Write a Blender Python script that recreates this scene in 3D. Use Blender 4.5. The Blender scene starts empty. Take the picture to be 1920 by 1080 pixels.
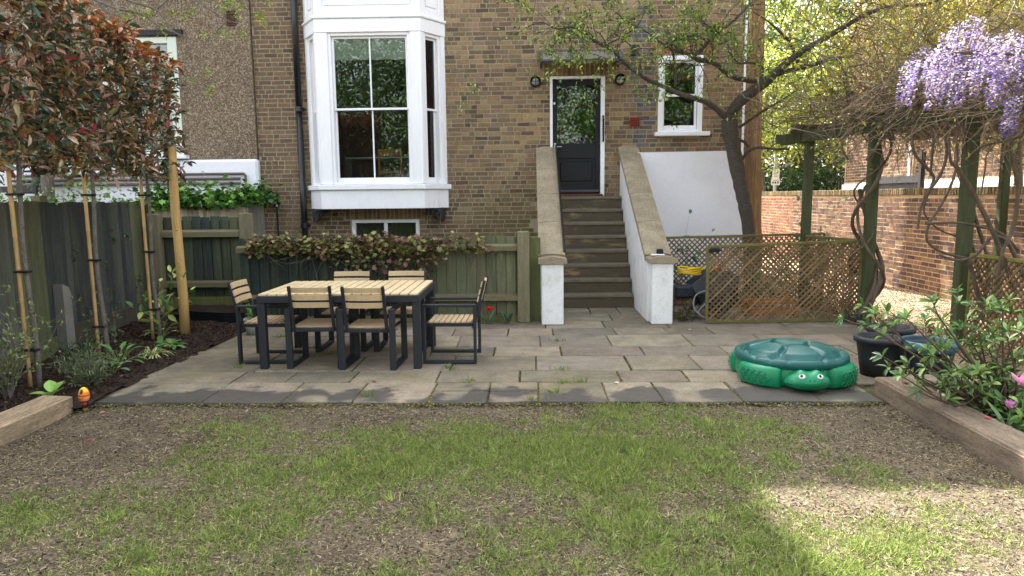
import bpy, math, random
import numpy as np
from mathutils import Vector, Matrix, noise as mnoise

random.seed(7)
RNG = np.random.default_rng(7)
SC = bpy.context.scene
COL = SC.collection

# ------------------------------------------------------------------ camera
F_PX, EYE = 1300.0, 1.65
PITCH, ROLL, YAW = math.atan(170 / F_PX), math.radians(-0.6), math.atan(35 / F_PX)
cam_data = bpy.data.cameras.new('camera')
cam_data.sensor_fit = 'HORIZONTAL'
cam_data.sensor_width = 36.0
cam_data.lens = 36.0 * F_PX / 1920.0
cam_data.clip_start, cam_data.clip_end = 0.05, 500.0
cam = bpy.data.objects.new('camera', cam_data)
COL.objects.link(cam)
CAM_R = (Matrix.Rotation(YAW, 3, 'Z') @ Matrix.Rotation(math.pi / 2 - PITCH, 3, 'X') @ Matrix.Rotation(ROLL, 3, 'Z'))
cam.matrix_world = Matrix.Translation((0, 0, EYE)) @ CAM_R.to_4x4()
SC.camera = cam

# ------------------------------------------------------------------ sky and sun
SUN_EL = math.radians(47)
SUN_TRAVEL = Vector((0.28, -1.0, 0)).normalized()          # the way the light goes over the ground
w = bpy.data.worlds.new('World'); SC.world = w; w.use_nodes = True
wn = w.node_tree; wn.nodes.clear()
sky = wn.nodes.new('ShaderNodeTexSky'); sky.sky_type = 'NISHITA'; sky.sun_disc = False
sky.sun_elevation = SUN_EL
sky.sun_rotation = math.atan2(-SUN_TRAVEL.x, -SUN_TRAVEL.y)
sky.air_density, sky.dust_density, sky.ozone_density = 1.0, 4.0, 0.2
hs = wn.nodes.new('ShaderNodeHueSaturation'); hs.inputs['Saturation'].default_value = 0.32
bg = wn.nodes.new('ShaderNodeBackground'); bg.inputs['Strength'].default_value = 0.15
wo = wn.nodes.new('ShaderNodeOutputWorld')
wn.links.new(sky.outputs[0], hs.inputs['Color'])
wn.links.new(hs.outputs[0], bg.inputs['Color']); wn.links.new(bg.outputs[0], wo.inputs['Surface'])
sun_d = bpy.data.lights.new('sun', 'SUN'); sun_d.energy = 4.4; sun_d.angle = math.radians(0.53); sun_d.color = (1.0, 0.95, 0.87)
sun = bpy.data.objects.new('sun', sun_d); COL.objects.link(sun)
sd = Vector((SUN_TRAVEL.x * math.cos(SUN_EL), SUN_TRAVEL.y * math.cos(SUN_EL), -math.sin(SUN_EL)))
sun.rotation_euler = sd.to_track_quat('-Z', 'Y').to_euler(); sun.location = (0, 10, 20)
SC.view_settings.view_transform = 'Standard'; SC.view_settings.look = 'None'
SC.view_settings.gamma = 1.0; SC.view_settings.use_curve_mapping = False
SC.view_settings.exposure = 2.55
SC.render.engine = 'CYCLES'
SC.cycles.max_bounces = 8; SC.cycles.transparent_max_bounces = 12
SC.cycles.diffuse_bounces = 4; SC.cycles.glossy_bounces = 3; SC.cycles.transmission_bounces = 4
SC.cycles.use_denoising = True

# ------------------------------------------------------------------ helpers
def ray(px, py):
    return CAM_R @ Vector(((px - 960) / F_PX, -(py - 540) / F_PX, -1.0))
def P(px, py, Y):
    d = ray(px, py); t = Y / d.y; return Vector((d.x * t, Y, EYE + d.z * t))
def G(px, py, z=0.0):
    d = ray(px, py); t = (z - EYE) / d.z; return Vector((d.x * t, d.y * t, z))
def S(r, g, b, k=1.0):
    def l(c):
        c /= 255.0
        return c / 12.92 if c <= 0.04045 else ((c + 0.055) / 1.055) ** 2.4
    return (min(1, l(r) * k), min(1, l(g) * k), min(1, l(b) * k))
def R(a): return math.radians(a)
def rnd(a, b): return random.uniform(a, b)
def jc(c, a=0.1, hue=0.04):
    k = 1 + rnd(-a, a)
    return tuple(max(0.003, min(1, x * k * (1 + rnd(-hue, hue)))) for x in c)
def mixc(a, b, t): return tuple(x * (1 - t) + y * t for x, y in zip(a, b))

WL = {}
def wloc(o): return WL.get(o.name, Vector((0, 0, 0)))
def tag(o, label=None, cat=None, group=None, kind=None):
    if label: o['label'] = label
    if cat: o['category'] = cat
    if group: o['group'] = group
    if kind: o['kind'] = kind
    return o
def thing(name, label, cat, loc=(0, 0, 0), rotz=0.0, group=None):
    o = bpy.data.objects.new(name, None); COL.objects.link(o)
    o.location = loc; o.rotation_euler = (0, 0, rotz); o.empty_display_size = 0.2
    WL[o.name] = Vector(loc)
    return tag(o, label, cat, group)
def set_parent(o, parent):
    if parent is not None: o.parent = parent
def copy_tree(o, parent=None):
    c = o.copy(); COL.objects.link(c); c.parent = parent
    for ch in list(o.children): copy_tree(ch, c)
    return c

def mesh_obj(name, verts, faces, cols, mat, parent=None, smooth=False, kind=None, local=False):
    me = bpy.data.meshes.new(name)
    off = Vector((0, 0, 0)) if (parent is None or local) else wloc(parent)
    v = np.asarray(verts, dtype=np.float32).reshape(-1, 3)
    if off.length > 0: v = v - np.array(off, dtype=np.float32)
    if isinstance(faces, np.ndarray):
        nf, k = faces.shape
        me.vertices.add(len(v)); me.vertices.foreach_set('co', v.ravel())
        me.loops.add(nf * k); me.loops.foreach_set('vertex_index', faces.astype(np.int32).ravel())
        me.polygons.add(nf); me.polygons.foreach_set('loop_start', np.arange(0, nf * k, k, dtype=np.int32))
        me.polygons.foreach_set('loop_total', np.full(nf, k, dtype=np.int32))
        me.update(calc_edges=True)
    else:
        me.from_pydata(v.tolist(), [], faces)
        nf = len(faces)
    if cols is not None and nf:
        a = me.attributes.new('col', 'FLOAT_COLOR', 'FACE')
        c = np.ones((nf, 4), dtype=np.float32)
        c[:, :3] = np.asarray(cols, dtype=np.float32).reshape(-1, 3)
        a.data.foreach_set('color', c.ravel())
    if smooth: me.polygons.foreach_set('use_smooth', np.ones(nf, dtype=bool))
    me.materials.append(mat)
    me.update()
    o = bpy.data.objects.new(name, me); COL.objects.link(o)
    WL[o.name] = off if parent is not None else Vector((0, 0, 0))
    set_parent(o, parent)
    if kind: o['kind'] = kind
    return o

WHITE = (1, 1, 1)
class MB:
    def __init__(s): s.v = []; s.f = []; s.c = []
    def poly(s, pts, col=WHITE):
        n = len(s.v); s.v += [tuple(p) for p in pts]; s.f.append(tuple(range(n, n + len(pts)))); s.c.append(col); return s
    def _convex(s, pts, faces, col):
        ctr = sum((Vector(p) for p in pts), Vector((0, 0, 0))) / len(pts)
        n = len(s.v); s.v += [tuple(p) for p in pts]
        for f in faces:
            a, b, c = (Vector(pts[f[0]]), Vector(pts[f[1]]), Vector(pts[f[2]]))
            nn = (b - a).cross(c - a)
            fc = sum((Vector(pts[i]) for i in f), Vector((0, 0, 0))) / len(f)
            if nn.dot(fc - ctr) < 0: f = tuple(reversed(f))
            s.f.append(tuple(i + n for i in f)); s.c.append(col)
        return s
    def box(s, c, d, col=WHITE, rot=None, b=0.0, jit=0.0, taper=1.0):
        hx, hy, hz = d[0] / 2, d[1] / 2, d[2] / 2
        rot = rot or Matrix.Identity(3); c = Vector(c)
        def T(x, y, z):
            if taper != 1.0 and z > 0: x *= taper; y *= taper
            p = rot @ Vector((x, y, z)) + c
            if jit: p += Vector((rnd(-jit, jit), rnd(-jit, jit), rnd(-jit, jit)))
            return p
        cs = [(sx, sy, sz) for sx in (-1, 1) for sy in (-1, 1) for sz in (-1, 1)]
        if b <= 0:
            pts = [T(x * hx, y * hy, z * hz) for x, y, z in cs]
            fs = [(0, 1, 3, 2), (4, 5, 7, 6), (0, 1, 5, 4), (2, 3, 7, 6), (0, 2, 6, 4), (1, 3, 7, 5)]
            return s._convex(pts, fs, col)
        b = min(b, hx * .9, hy * .9, hz * .9)
        pts = []; idx = {}
        h = (hx, hy, hz)
        for k in cs:
            for a in range(3):
                q = [k[i] * (h[i] if i == a else h[i] - b) for i in range(3)]
                idx[(k, a)] = len(pts); pts.append(T(*q))
        fs = []
        for a in range(3):
            o1, o2 = (a + 1) % 3, (a + 2) % 3
            for sg in (-1, 1):
                r = []
                for u, v in ((-1, -1), (1, -1), (1, 1), (-1, 1)):
                    k = [0, 0, 0]; k[a] = sg; k[o1] = u; k[o2] = v; r.append(idx[(tuple(k), a)])
                fs.append(tuple(r))
            for u in (-1, 1):
                for v in (-1, 1):
                    k1 = [0, 0, 0]; k2 = [0, 0, 0]; k1[a] = -1; k2[a] = 1
                    k1[o1] = k2[o1] = u; k1[o2] = k2[o2] = v
                    k1, k2 = tuple(k1), tuple(k2)
                    fs.append((idx[(k1, o1)], idx[(k2, o1)], idx[(k2, o2)], idx[(k1, o2)]))
        for k in cs: fs.append((idx[(k, 0)], idx[(k, 1)], idx[(k, 2)]))
        return s._convex(pts, fs, col)
    def bar(s, p0, p1, wd, th, col=WHITE, up=(0, 0, 1), b=0.0, jit=0.0):
        p0, p1 = Vector(p0), Vector(p1); d = p1 - p0; L = d.length; z = d / L
        up = Vector(up)
        x = up.cross(z)
        if x.length < 1e-4: x = Vector((1, 0, 0)).cross(z)
        x.normalize(); y = z.cross(x)
        rot = Matrix((x, y, z)).transposed()
        return s.box((p0 + p1) / 2, (wd, th, L), col, rot, b, jit)
    def tube(s, pts, rad, n=8, col=WHITE, cap=True, twist=0.0):
        pts = [Vector(p) for p in pts]; m = len(pts)
        if not hasattr(rad, '__len__'): rad = [rad] * m
        base = len(s.v); ref = None
        for i, p in enumerate(pts):
            d = (pts[min(i + 1, m - 1)] - pts[max(i - 1, 0)])
            if d.length < 1e-7: d = Vector((0, 0, 1))
            d.normalize()
            if ref is None:
                ref = Vector((0, 0, 1)) if abs(d.z) < .9 else Vector((1, 0, 0))
                x = ref.cross(d).normalized()
            else:
                x = (x - d * x.dot(d))
                if x.length < 1e-5: x = Vector((1, 0, 0)).cross(d)
                x.normalize()
            y = d.cross(x)
            for k in range(n):
                a = 2 * math.pi * k / n + twist * i
                s.v.append(tuple(p + (x * math.cos(a) + y * math.sin(a)) * rad[i]))
        for i in range(m - 1):
            for k in range(n):
                a = base + i * n + k; b_ = base + i * n + (k + 1) % n
                s.f.append((a, b_, b_ + n, a + n)); s.c.append(col)
        if cap:
            s.f.append(tuple(base + k for k in reversed(range(n)))); s.c.append(col)
            s.f.append(tuple(base + (m - 1) * n + k for k in range(n))); s.c.append(col)
        return s
    def lathe(s, prof, ctr=(0, 0, 0), n=24, col=WHITE, rot=None, sx=1.0, sy=1.0, cols=None):
        base = len(s.v); ctr = Vector(ctr); rot = rot or Matrix.Identity(3)
        for r, z in prof:
            for k in range(n):
                a = 2 * math.pi * k / n
                s.v.append(tuple(rot @ Vector((r * math.cos(a) * sx, r * math.sin(a) * sy, z)) + ctr))
        for i in range(len(prof) - 1):
            for k in range(n):
                a = base + i * n + k; b_ = base + i * n + (k + 1) % n
                s.f.append((a, b_, b_ + n, a + n)); s.c.append(cols[i] if cols else col)
        return s
    def prism(s, poly, h, M4=None, col=WHITE):
        """poly in local xy, extruded along local z by h"""
        M4 = M4 or Matrix.Identity(4); n = len(poly); base = len(s.v)
        for z in (0, h):
            for x, y in poly: s.v.append(tuple(M4 @ Vector((x, y, z))))
        s.f.append(tuple(base + i for i in reversed(range(n)))); s.c.append(col)
        s.f.append(tuple(base + n + i for i in range(n))); s.c.append(col)
        for i in range(n):
            j = (i + 1) % n
            s.f.append((base + i, base + j, base + n + j, base + n + i)); s.c.append(col)
        return s
    def ball(s, c, r, col=WHITE, n=12, m=8, rot=None):
        rx, ry, rz = r if hasattr(r, '__len__') else (r, r, r)
        prof = [(math.sin(math.pi * i / m), -math.cos(math.pi * i / m)) for i in range(m + 1)]
        base = len(s.v); rot = rot or Matrix.Identity(3); c = Vector(c)
        for a, z in prof:
            for k in range(n):
                t = 2 * math.pi * k / n
                s.v.append(tuple(rot @ Vector((a * math.cos(t) * rx, a * math.sin(t) * ry, z * rz)) + c))
        for i in range(m):
            for k in range(n):
                p = base + i * n + k; q = base + i * n + (k + 1) % n
                s.f.append((p, q, q + n, p + n)); s.c.append(col)
        return s
    def build(s, name, mat, parent=None, smooth=False, kind=None, local=False):
        return mesh_obj(name, s.v, s.f, s.c, mat, parent, smooth, kind, local)

def catmull(pts, rad, k=4):
    pts = [Vector(p) for p in pts]; o = []; r = []
    n = len(pts)
    for i in range(n - 1):
        p0, p1, p2, p3 = pts[max(i - 1, 0)], pts[i], pts[i + 1], pts[min(i + 2, n - 1)]
        for j in range(k):
            t = j / k
            o.append(0.5 * ((2 * p1) + (p2 - p0) * t + (2 * p0 - 5 * p1 + 4 * p2 - p3) * t * t + (3 * p1 - p0 - 3 * p2 + p3) * t ** 3))
            r.append(rad[i] * (1 - t) + rad[i + 1] * t)
    o.append(pts[-1]); r.append(rad[-1])
    return o, r

def frames(d, roll=None):
    """rows of 3x3 frames with local y along d"""
    d = d / np.linalg.norm(d, axis=1, keepdims=True)
    ref = np.tile(np.array([0, 0, 1.0]), (len(d), 1)); ref[np.abs(d[:, 2]) > .95] = (1, 0, 0)
    x = np.cross(d, ref); x /= np.linalg.norm(x, axis=1, keepdims=True)
    z = np.cross(x, d)
    if roll is not None:
        c, s_ = np.cos(roll)[:, None], np.sin(roll)[:, None]
        x, z = x * c + z * s_, z * c - x * s_
    return np.stack([x, d, z], axis=2)          # columns
def scatter(name, tv, tf, pos, fr, scale, cols, mat, parent=None, kind='stuff', smooth=False):
    tv = np.asarray(tv, float); tf = np.asarray(tf, int); n = len(pos)
    sc_ = np.asarray(scale, float)
    if sc_.ndim == 1: sc_ = np.repeat(sc_[:, None], 3, 1)
    v = np.einsum('nij,nkj->nki', fr, tv[None] * sc_[:, None, :]) + np.asarray(pos)[:, None, :]
    f = (tf[None] + (np.arange(n) * len(tv))[:, None, None]).reshape(-1, tf.shape[1])
    c = np.repeat(np.asarray(cols), len(tf), axis=0)
    return mesh_obj(name, v.reshape(-1, 3), f, c, mat, parent, smooth, kind)
# leaf templates: base at origin, length 1 along y, folded about the midrib
LEAF = ([(0, 0, 0), (.5, .35, .12), (.42, .7, .08), (0, 1, -.08), (-.42, .7, .08), (-.5, .35, .12), (0, .5, 0)],
        [(0, 1, 6), (1, 2, 6), (2, 3, 6), (3, 4, 6), (4, 5, 6), (5, 0, 6)])
LEAF4 = ([(0, 0, 0), (.5, .45, .1), (0, 1, 0), (-.5, .45, .1)], [(0, 1, 2), (0, 2, 3)])
BLADE = ([(-.5, 0, 0), (.5, 0, 0), (.38, .55, .1), (-.38, .55, .1), (0, 1, .32)], [(0, 1, 2), (0, 2, 3), (3, 2, 4)])
def pal(n, cols, wts=None, a=0.18):
    cols = np.asarray(cols, float); wts = None if wts is None else np.asarray(wts, float) / sum(wts)
    i = RNG.choice(len(cols), n, p=wts)
    return np.clip(cols[i] * (1 + RNG.uniform(-a, a, (n, 1))), 0.002, 1)
def vnoise(p, s): return mnoise.noise(Vector(p) * s)

# ------------------------------------------------------------------ materials
def new_mat(name):
    m = bpy.data.materials.new(name); m.use_nodes = True
    nt = m.node_tree; b = nt.nodes['Principled BSDF']
    return m, nt, b
class NT:
    def __init__(s, nt, stretch=(1, 1, 1)):
        s.nt = nt
        tc = nt.nodes.new('ShaderNodeTexCoord'); mp = nt.nodes.new('ShaderNodeMapping')
        mp.inputs['Scale'].default_value = stretch
        nt.links.new(tc.outputs['Object'], mp.inputs['Vector']); s.vec = mp.outputs[0]; s.raw = tc.outputs['Object']
    def n(s, t): return s.nt.nodes.new(t)
    def l(s, a, b): s.nt.links.new(a, b)
    def noise(s, scale, detail=4, rough=.6, vec=None, dist=0.0):
        n = s.n('ShaderNodeTexNoise'); n.inputs['Scale'].default_value = scale; n.inputs['Detail'].default_value = detail
        n.inputs['Roughness'].default_value = rough; n.inputs['Distortion'].default_value = dist
        s.l(vec or s.vec, n.inputs['Vector']); return n.outputs['Fac']
    def vor(s, scale, feat='F1', vec=None, out='Distance'):
        n = s.n('ShaderNodeTexVoronoi'); n.feature = feat; n.inputs['Scale'].default_value = scale
        s.l(vec or s.vec, n.inputs['Vector']); return n.outputs[out]
    def mr(s, v, a, b, c, d):
        n = s.n('ShaderNodeMapRange'); s.l(v, n.inputs[0])
        for i, x in enumerate((a, b, c, d)): n.inputs[i + 1].default_value = x
        return n.outputs[0]
    def math(s, op, a, b):
        n = s.n('ShaderNodeMath'); n.operation = op
        for i, x in enumerate((a, b)):
            if isinstance(x, (int, float)): n.inputs[i].default_value = x
            else: s.l(x, n.inputs[i])
        return n.outputs[0]
    def mix(s, fac, a, b, mode='MIX'):
        n = s.n('ShaderNodeMix'); n.data_type = 'RGBA'; n.blend_type = mode
        if isinstance(fac, (int, float)): n.inputs[0].default_value = fac
        else: s.l(fac, n.inputs[0])
        for i, x in ((6, a), (7, b)):
            if isinstance(x, tuple): n.inputs[i].default_value = (*x[:3], 1)
            else: s.l(x, n.inputs[i])
        return n.outputs[2]
    def scale(s, col, fac):
        n = s.n('ShaderNodeVectorMath'); n.operation = 'SCALE'
        if isinstance(col, tuple): n.inputs[0].default_value = col
        else: s.l(col, n.inputs[0])
        s.l(fac, n.inputs['Scale']); return n.outputs[0]
    def attr(s, name='col'):
        n = s.n('ShaderNodeAttribute'); n.attribute_name = name; return n.outputs['Color']
    def bump(s, h, strength=.3, dist=.01):
        n = s.n('ShaderNodeBump'); n.inputs['Strength'].default_value = strength; n.inputs['Distance'].default_value = dist
        s.l(h, n.inputs['Height']); return n.outputs[0]
    def sep(s, vec=None):
        n = s.n('ShaderNodeSeparateXYZ'); s.l(vec or s.raw, n.inputs[0]); return n.outputs
def M(name, base=(1, 1, 1), rough=.7, vary=.2, scale=6, fine=60, fvary=.15, bump=.25, bdist=.004, attr=False, spec=.3,
      metal=0.0, stretch=(1, 1, 1), stains=(), transl=0.0, coat=0.0, bscale=None):
    m, nt, b = new_mat(name); k = NT(nt, stretch)
    col = k.attr() if attr else base
    if attr and base != (1, 1, 1):
        col = k.mix(1.0, col, base, 'MULTIPLY')
    f = k.mr(k.noise(scale, 5), .3, .7, 1 - vary, 1 + vary)
    f2n = k.noise(fine, 3, .7)
    f2 = k.mr(f2n, .3, .7, 1 - fvary, 1 + fvary)
    c = k.scale(col, k.math('MULTIPLY', f, f2))
    for (sc_, lo, hi, amt, scol) in stains:
        c = k.mix(k.mr(k.noise(sc_, 6, .65, dist=.3), lo, hi, 0, amt), c, scol)
    k.l(c, b.inputs['Base Color'])
    b.inputs['Roughness'].default_value = rough; b.inputs['Specular IOR Level'].default_value = spec
    b.inputs['Metallic'].default_value = metal; b.inputs['Coat Weight'].default_value = coat
    if bump > 0:
        h = f2n if bscale is None else k.noise(bscale, 4, .7)
        k.l(k.bump(h, bump, bdist), b.inputs['Normal'])
    if transl > 0:
        t = k.n('ShaderNodeBsdfTranslucent'); k.l(c, t.inputs['Color'])
        mx = k.n('ShaderNodeMixShader'); mx.inputs[0].default_value = transl
        out = nt.nodes['Material Output']
        k.l(b.outputs[0], mx.inputs[1]); k.l(t.outputs[0], mx.inputs[2]); k.l(mx.outputs[0], out.inputs['Surface'])
    return m
def M_glass(name, tint=(.9, .95, .93), dirt=.03):
    m, nt, b = new_mat(name); k = NT(nt)
    nt.nodes.remove(b)
    fr = k.n('ShaderNodeFresnel'); fr.inputs['IOR'].default_value = 1.75
    gl = k.n('ShaderNodeBsdfGlossy'); gl.inputs['Roughness'].default_value = 0.012
    bn = k.bump(k.noise(1.6, 2, .4), .03, .02); k.l(bn, gl.inputs['Normal'])
    tr = k.n('ShaderNodeBsdfTransparent'); tr.inputs['Color'].default_value = (*tint, 1)
    mx = k.n('ShaderNodeMixShader'); k.l(fr.outputs[0], mx.inputs[0]); k.l(tr.outputs[0], mx.inputs[1]); k.l(gl.outputs[0], mx.inputs[2])
    k.l(mx.outputs[0], nt.nodes['Material Output'].inputs['Surface'])
    return m
# ------------------------------------------------------------------ shared materials
GREEN_ALGAE = S(98, 100, 66)
m_white = M('white_paint', S(232, 233, 238, .97), .45, .03, 2.0, 30, .03, .05, .002, stains=((3.0, .62, .9, .25, S(190, 186, 172)),))
m_render = M('white_render', S(230, 231, 238), .8, .03, 1.2, 40, .04, .25, .004, stains=((1.5, .5, .85, .35, S(196, 196, 196)), (7, .6, .8, .3, S(180, 176, 164)), (30, .68, .74, .35, S(140, 136, 122))))
m_pier = M('pier_render', S(226, 226, 224), .85, .05, 3, 50, .08, .4, .004, stains=((4, .52, .75, .55, S(164, 160, 142)), (22, .6, .75, .5, S(120, 116, 96))))
m_frame = M('window_paint', S(236, 237, 240), .4, .03, 4, 20, .02, .04, stretch=(3, 3, .6), stains=((1.6, .54, .8, .28, S(188, 186, 176)), (14, .66, .74, .3, S(150, 146, 132))))
m_black = M('black_gloss', S(22, 24, 30), .3, .15, 8, 60, .1, .05, spec=.5)
m_iron = M('black_iron', S(24, 26, 30), .45, .3, 20, 90, .2, .5, .003, spec=.5)
m_door = M('door_paint', S(20, 24, 30), .4, .08, 3, 50, .05, .04, spec=.25)
m_glass = M_glass('window_glass')
m_brick = M('stock_brick', (1, 1, 1), .9, .16, 14, 110, .22, .7, .006, attr=True, spec=.15, stains=((1.1, .5, .75, .35, S(78, 66, 52)), (26, .56, .72, .55, S(150, 136, 110)), (48, .6, .74, .5, S(66, 55, 44))))
m_mortar2 = M('cream_mortar', S(196, 172, 138), .95, .12, 5, 90, .2, .5, .005)
m_mortar = M('lime_mortar', S(152, 140, 116), .95, .15, 5, 90, .2, .6, .006, stains=((1.4, .5, .75, .5, S(96, 92, 66)),))
m_pebble = M('pebbledash', S(128, 110, 90), .95, .1, 1.2, 40, .1, 0)
def _pebble(m):
    nt = m.node_tree; k = NT(nt); b = nt.nodes['Principled BSDF']
    v = nt.nodes.new('ShaderNodeTexVoronoi'); v.inputs['Scale'].default_value = 85; k.l(k.vec, v.inputs['Vector'])
    v2 = nt.nodes.new('ShaderNodeTexVoronoi'); v2.inputs['Scale'].default_value = 48; k.l(k.vec, v2.inputs['Vector'])
    sx = k.sep(v.outputs['Color'])[0]; sy = k.sep(v2.outputs['Color'])[0]
    c = k.mix(k.mr(sx, .1, .95, 0, 1), S(96, 82, 66), S(164, 146, 122))
    c = k.mix(k.mr(sy, .72, .78, 0, .7), c, S(196, 182, 160))
    c = k.mix(k.mr(v.outputs['Distance'], .3, .62, 0, .6), c, S(74, 61, 49))
    c = k.scale(c, k.mr(k.noise(.9, 4), .3, .7, .86, 1.16))
    k.l(c, b.inputs['Base Color'])
    k.l(k.bump(k.math('SUBTRACT', 1.0, v.outputs['Distance']), 1.0, .012), b.inputs['Normal'])
_pebble(m_pebble)
m_stone = M('step_stone', S(96, 88, 72), .9, .2, 3, 80, .25, .6, .005, attr=True, stains=((5, .52, .72, .55, S(60, 57, 48)),))
m_coping = M('coping_stone', S(146, 134, 112), .9, .22, 4, 70, .42, .9, .008, stains=((6, .5, .7, .5, S(112, 104, 78)), (34, .56, .68, .6, S(92, 84, 68)), (2.5, .62, .7, .4, S(140, 130, 88))))
m_sootstone = M('soil_dark', S(48, 38, 32), .95, .3, 6, 60, .4, 1.0, .02, bscale=24)
m_fence = M('fence_board', (1, 1, 1), .85, .22, 3.0, 30, .25, .5, .004, attr=True, stretch=(9, 9, .8), spec=.2,
            stains=((1.1, .52, .72, .5, GREEN_ALGAE), (2.4, .58, .74, .35, S(120, 122, 76))))
m_oldpost = M('weathered_post', S(118, 112, 88), .9, .25, 3, 40, .3, .6, .006, stretch=(6, 6, .7), stains=((4, .5, .7, .6, GREEN_ALGAE), (7, .6, .7, .5, S(96, 62, 44))))
m_rail = M('mossy_rail', S(108, 102, 76), .9, .25, 3, 40, .3, .6, .006, stretch=(.8, 6, 6), stains=((5, .52, .7, .5, S(98, 102, 62)), (9, .6, .7, .5, S(104, 74, 54))))
m_slat = M('trellis_slat', (1, 1, 1), .85, .2, 5, 50, .2, .4, .003, attr=True, spec=.2)
m_sleeper = M('sleeper_wood', (1, 1, 1), .85, .38, 4, 30, .5, .8, .008, attr=True, stretch=(7, .8, 7), stains=((3, .58, .72, .35, S(96, 92, 52)),))
m_sleeper2 = M('sleeper_wood_cross', (1, 1, 1), .85, .38, 4, 30, .5, .8, .008, attr=True, stretch=(.8, 7, 7), stains=((3, .58, .72, .35, S(96, 92, 52)),))
m_concrete = M('concrete_post', S(128, 124, 116), .95, .12, 5, 120, .2, .5, .004, stains=((6, .55, .75, .5, S(104, 106, 78)),))
m_pole = M('debarked_pole', S(186, 152, 96), .7, .15, 3, 40, .15, .3, .004, stretch=(8, 8, .8), stains=((5, .62, .7, .5, S(136, 98, 54)),))
m_bamboo = M('bamboo_cane', S(186, 154, 106), .5, .2, 6, 60, .1, .1, .002, stretch=(5, 5, 1))
m_bark = M('grey_bark', S(104, 98, 90), .9, .3, 9, 60, .3, .8, .008)
m_leaf = M('leaf', (1, 1, 1), .5, .1, 5, 60, .08, 0, attr=True, spec=.4, transl=.25)
m_leafgloss = M('glossy_leaf', (1, 1, 1), .28, .1, 5, 60, .08, 0, attr=True, spec=.5, transl=.15)
m_grass = M('grass_blade', (1, 1, 1), .6, .05, 3, 20, .05, 0, attr=True, spec=.25, transl=.3)
m_petal = M('petal', (1, 1, 1), .55, .05, 5, 60, .05, 0, attr=True, spec=.3, transl=.35)
m_plain = M('mixed_plain', (1, 1, 1), .6, .06, 5, 60, .06, .1, attr=True)
m_earth = M('clod', (1, 1, 1), .95, .2, 20, 80, .3, .6, attr=True, spec=.1)

# ------------------------------------------------------------------ ground sheets
def sheet(name, x0, x1, y0, y1, z, mat, nx=1, ny=1, amp=0.0, sc=1.0, col=WHITE, kind='structure', amp2=0.0):
    vs = []; fs = []
    for j in range(ny + 1):
        for i in range(nx + 1):
            x = x0 + (x1 - x0) * i / nx; y = y0 + (y1 - y0) * j / ny
            h = amp * vnoise((x, y, 3.1), sc) + amp2 * vnoise((x, y, 9.7), sc * 6) if amp else 0
            vs.append((x, y, z + h))
    for j in range(ny):
        for i in range(nx):
            a = j * (nx + 1) + i; fs.append((a, a + 1, a + nx + 2, a + nx + 1))
    return tag(mesh_obj(name, vs, fs, [col] * len(fs), mat, smooth=bool(amp)), kind=kind)
m_ground = M('bare_ground', S(92, 82, 66), .95, .2, .5, 20, .2, .5, .01)
ground = sheet('ground', -160, 160, -120, 240, -.14, m_ground)

m_lawn, nt, b = new_mat('lawn_soil'); k = NT(nt)
c = k.mix(k.mr(k.noise(55, 5, .75), .38, .62, 0, 1), S(56, 49, 41), S(118, 107, 88))
c = k.mix(k.mr(k.noise(2.2, 6, .7), .52, .68, 0, .75), c, S(60, 53, 45))
c = k.mix(k.mr(k.noise(3.1, 6, .7, dist=.6), .58, .7, 0, .6), c, S(156, 142, 112))
k.l(c, b.inputs['Base Color']); b.inputs['Roughness'].default_value = .95; b.inputs['Specular IOR Level'].default_value = .15
k.l(k.bump(k.noise(70, 5, .75), 1.0, .012), b.inputs['Normal'])
lawn = sheet('lawn', -3.71, 2.86, -4.0, 5.46, -.03, m_lawn, 90, 120, .018, .9, amp2=.012)

m_bed = M('bed_soil', S(52, 41, 34), .95, .3, 5, 70, .4, 1.0, .02, bscale=30, spec=.15)
flower_bed = sheet('flower_bed', -5.7, -3.6, 5.32, 10.0, .0, m_bed, 60, 130, .05, 1.4, amp2=.03)
flower_bed2 = sheet('flower_bed', -5.7, -3.85, 2.0, 5.32, .0, m_bed, 50, 90, .05, 1.4, amp2=.03)
raised_bed = sheet('raised_bed_soil', 2.95, 4.75, 1.0, 5.85, .03, m_bed, 50, 130, .05, 1.4, amp2=.03)

m_gravel = M('gravel_drive', S(196, 172, 144), .95, .1, 1.0, 40, .1, 0)
def _gravel(m):
    nt = m.node_tree; k = NT(nt); b = nt.nodes['Principled BSDF']
    v = nt.nodes.new('ShaderNodeTexVoronoi'); v.inputs['Scale'].default_value = 55; k.l(k.vec, v.inputs['Vector'])
    sx = k.sep(v.outputs['Color'])
    c = k.mix(sx[0], S(128, 98, 74), S(206, 178, 146))
    c = k.mix(k.mr(v.outputs['Distance'], .35, .65, 0, .8), c, S(78, 60, 46))
    c = k.scale(c, k.mr(k.noise(1.1, 4), .3, .7, .85, 1.15))
    k.l(c, b.inputs['Base Color'])
    k.l(k.bump(k.math('SUBTRACT', 1.0, v.outputs['Distance']), 1.0, .015), b.inputs['Normal'])
_gravel(m_gravel)
driveway = sheet('driveway', 4.12, 6.6, 2.0, 24.0, -.02, m_gravel, 20, 80, .02, .7)
back_yard = sheet('side_path', 3.4, 4.12, 10.3, 24, -.024, m_gravel)

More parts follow.
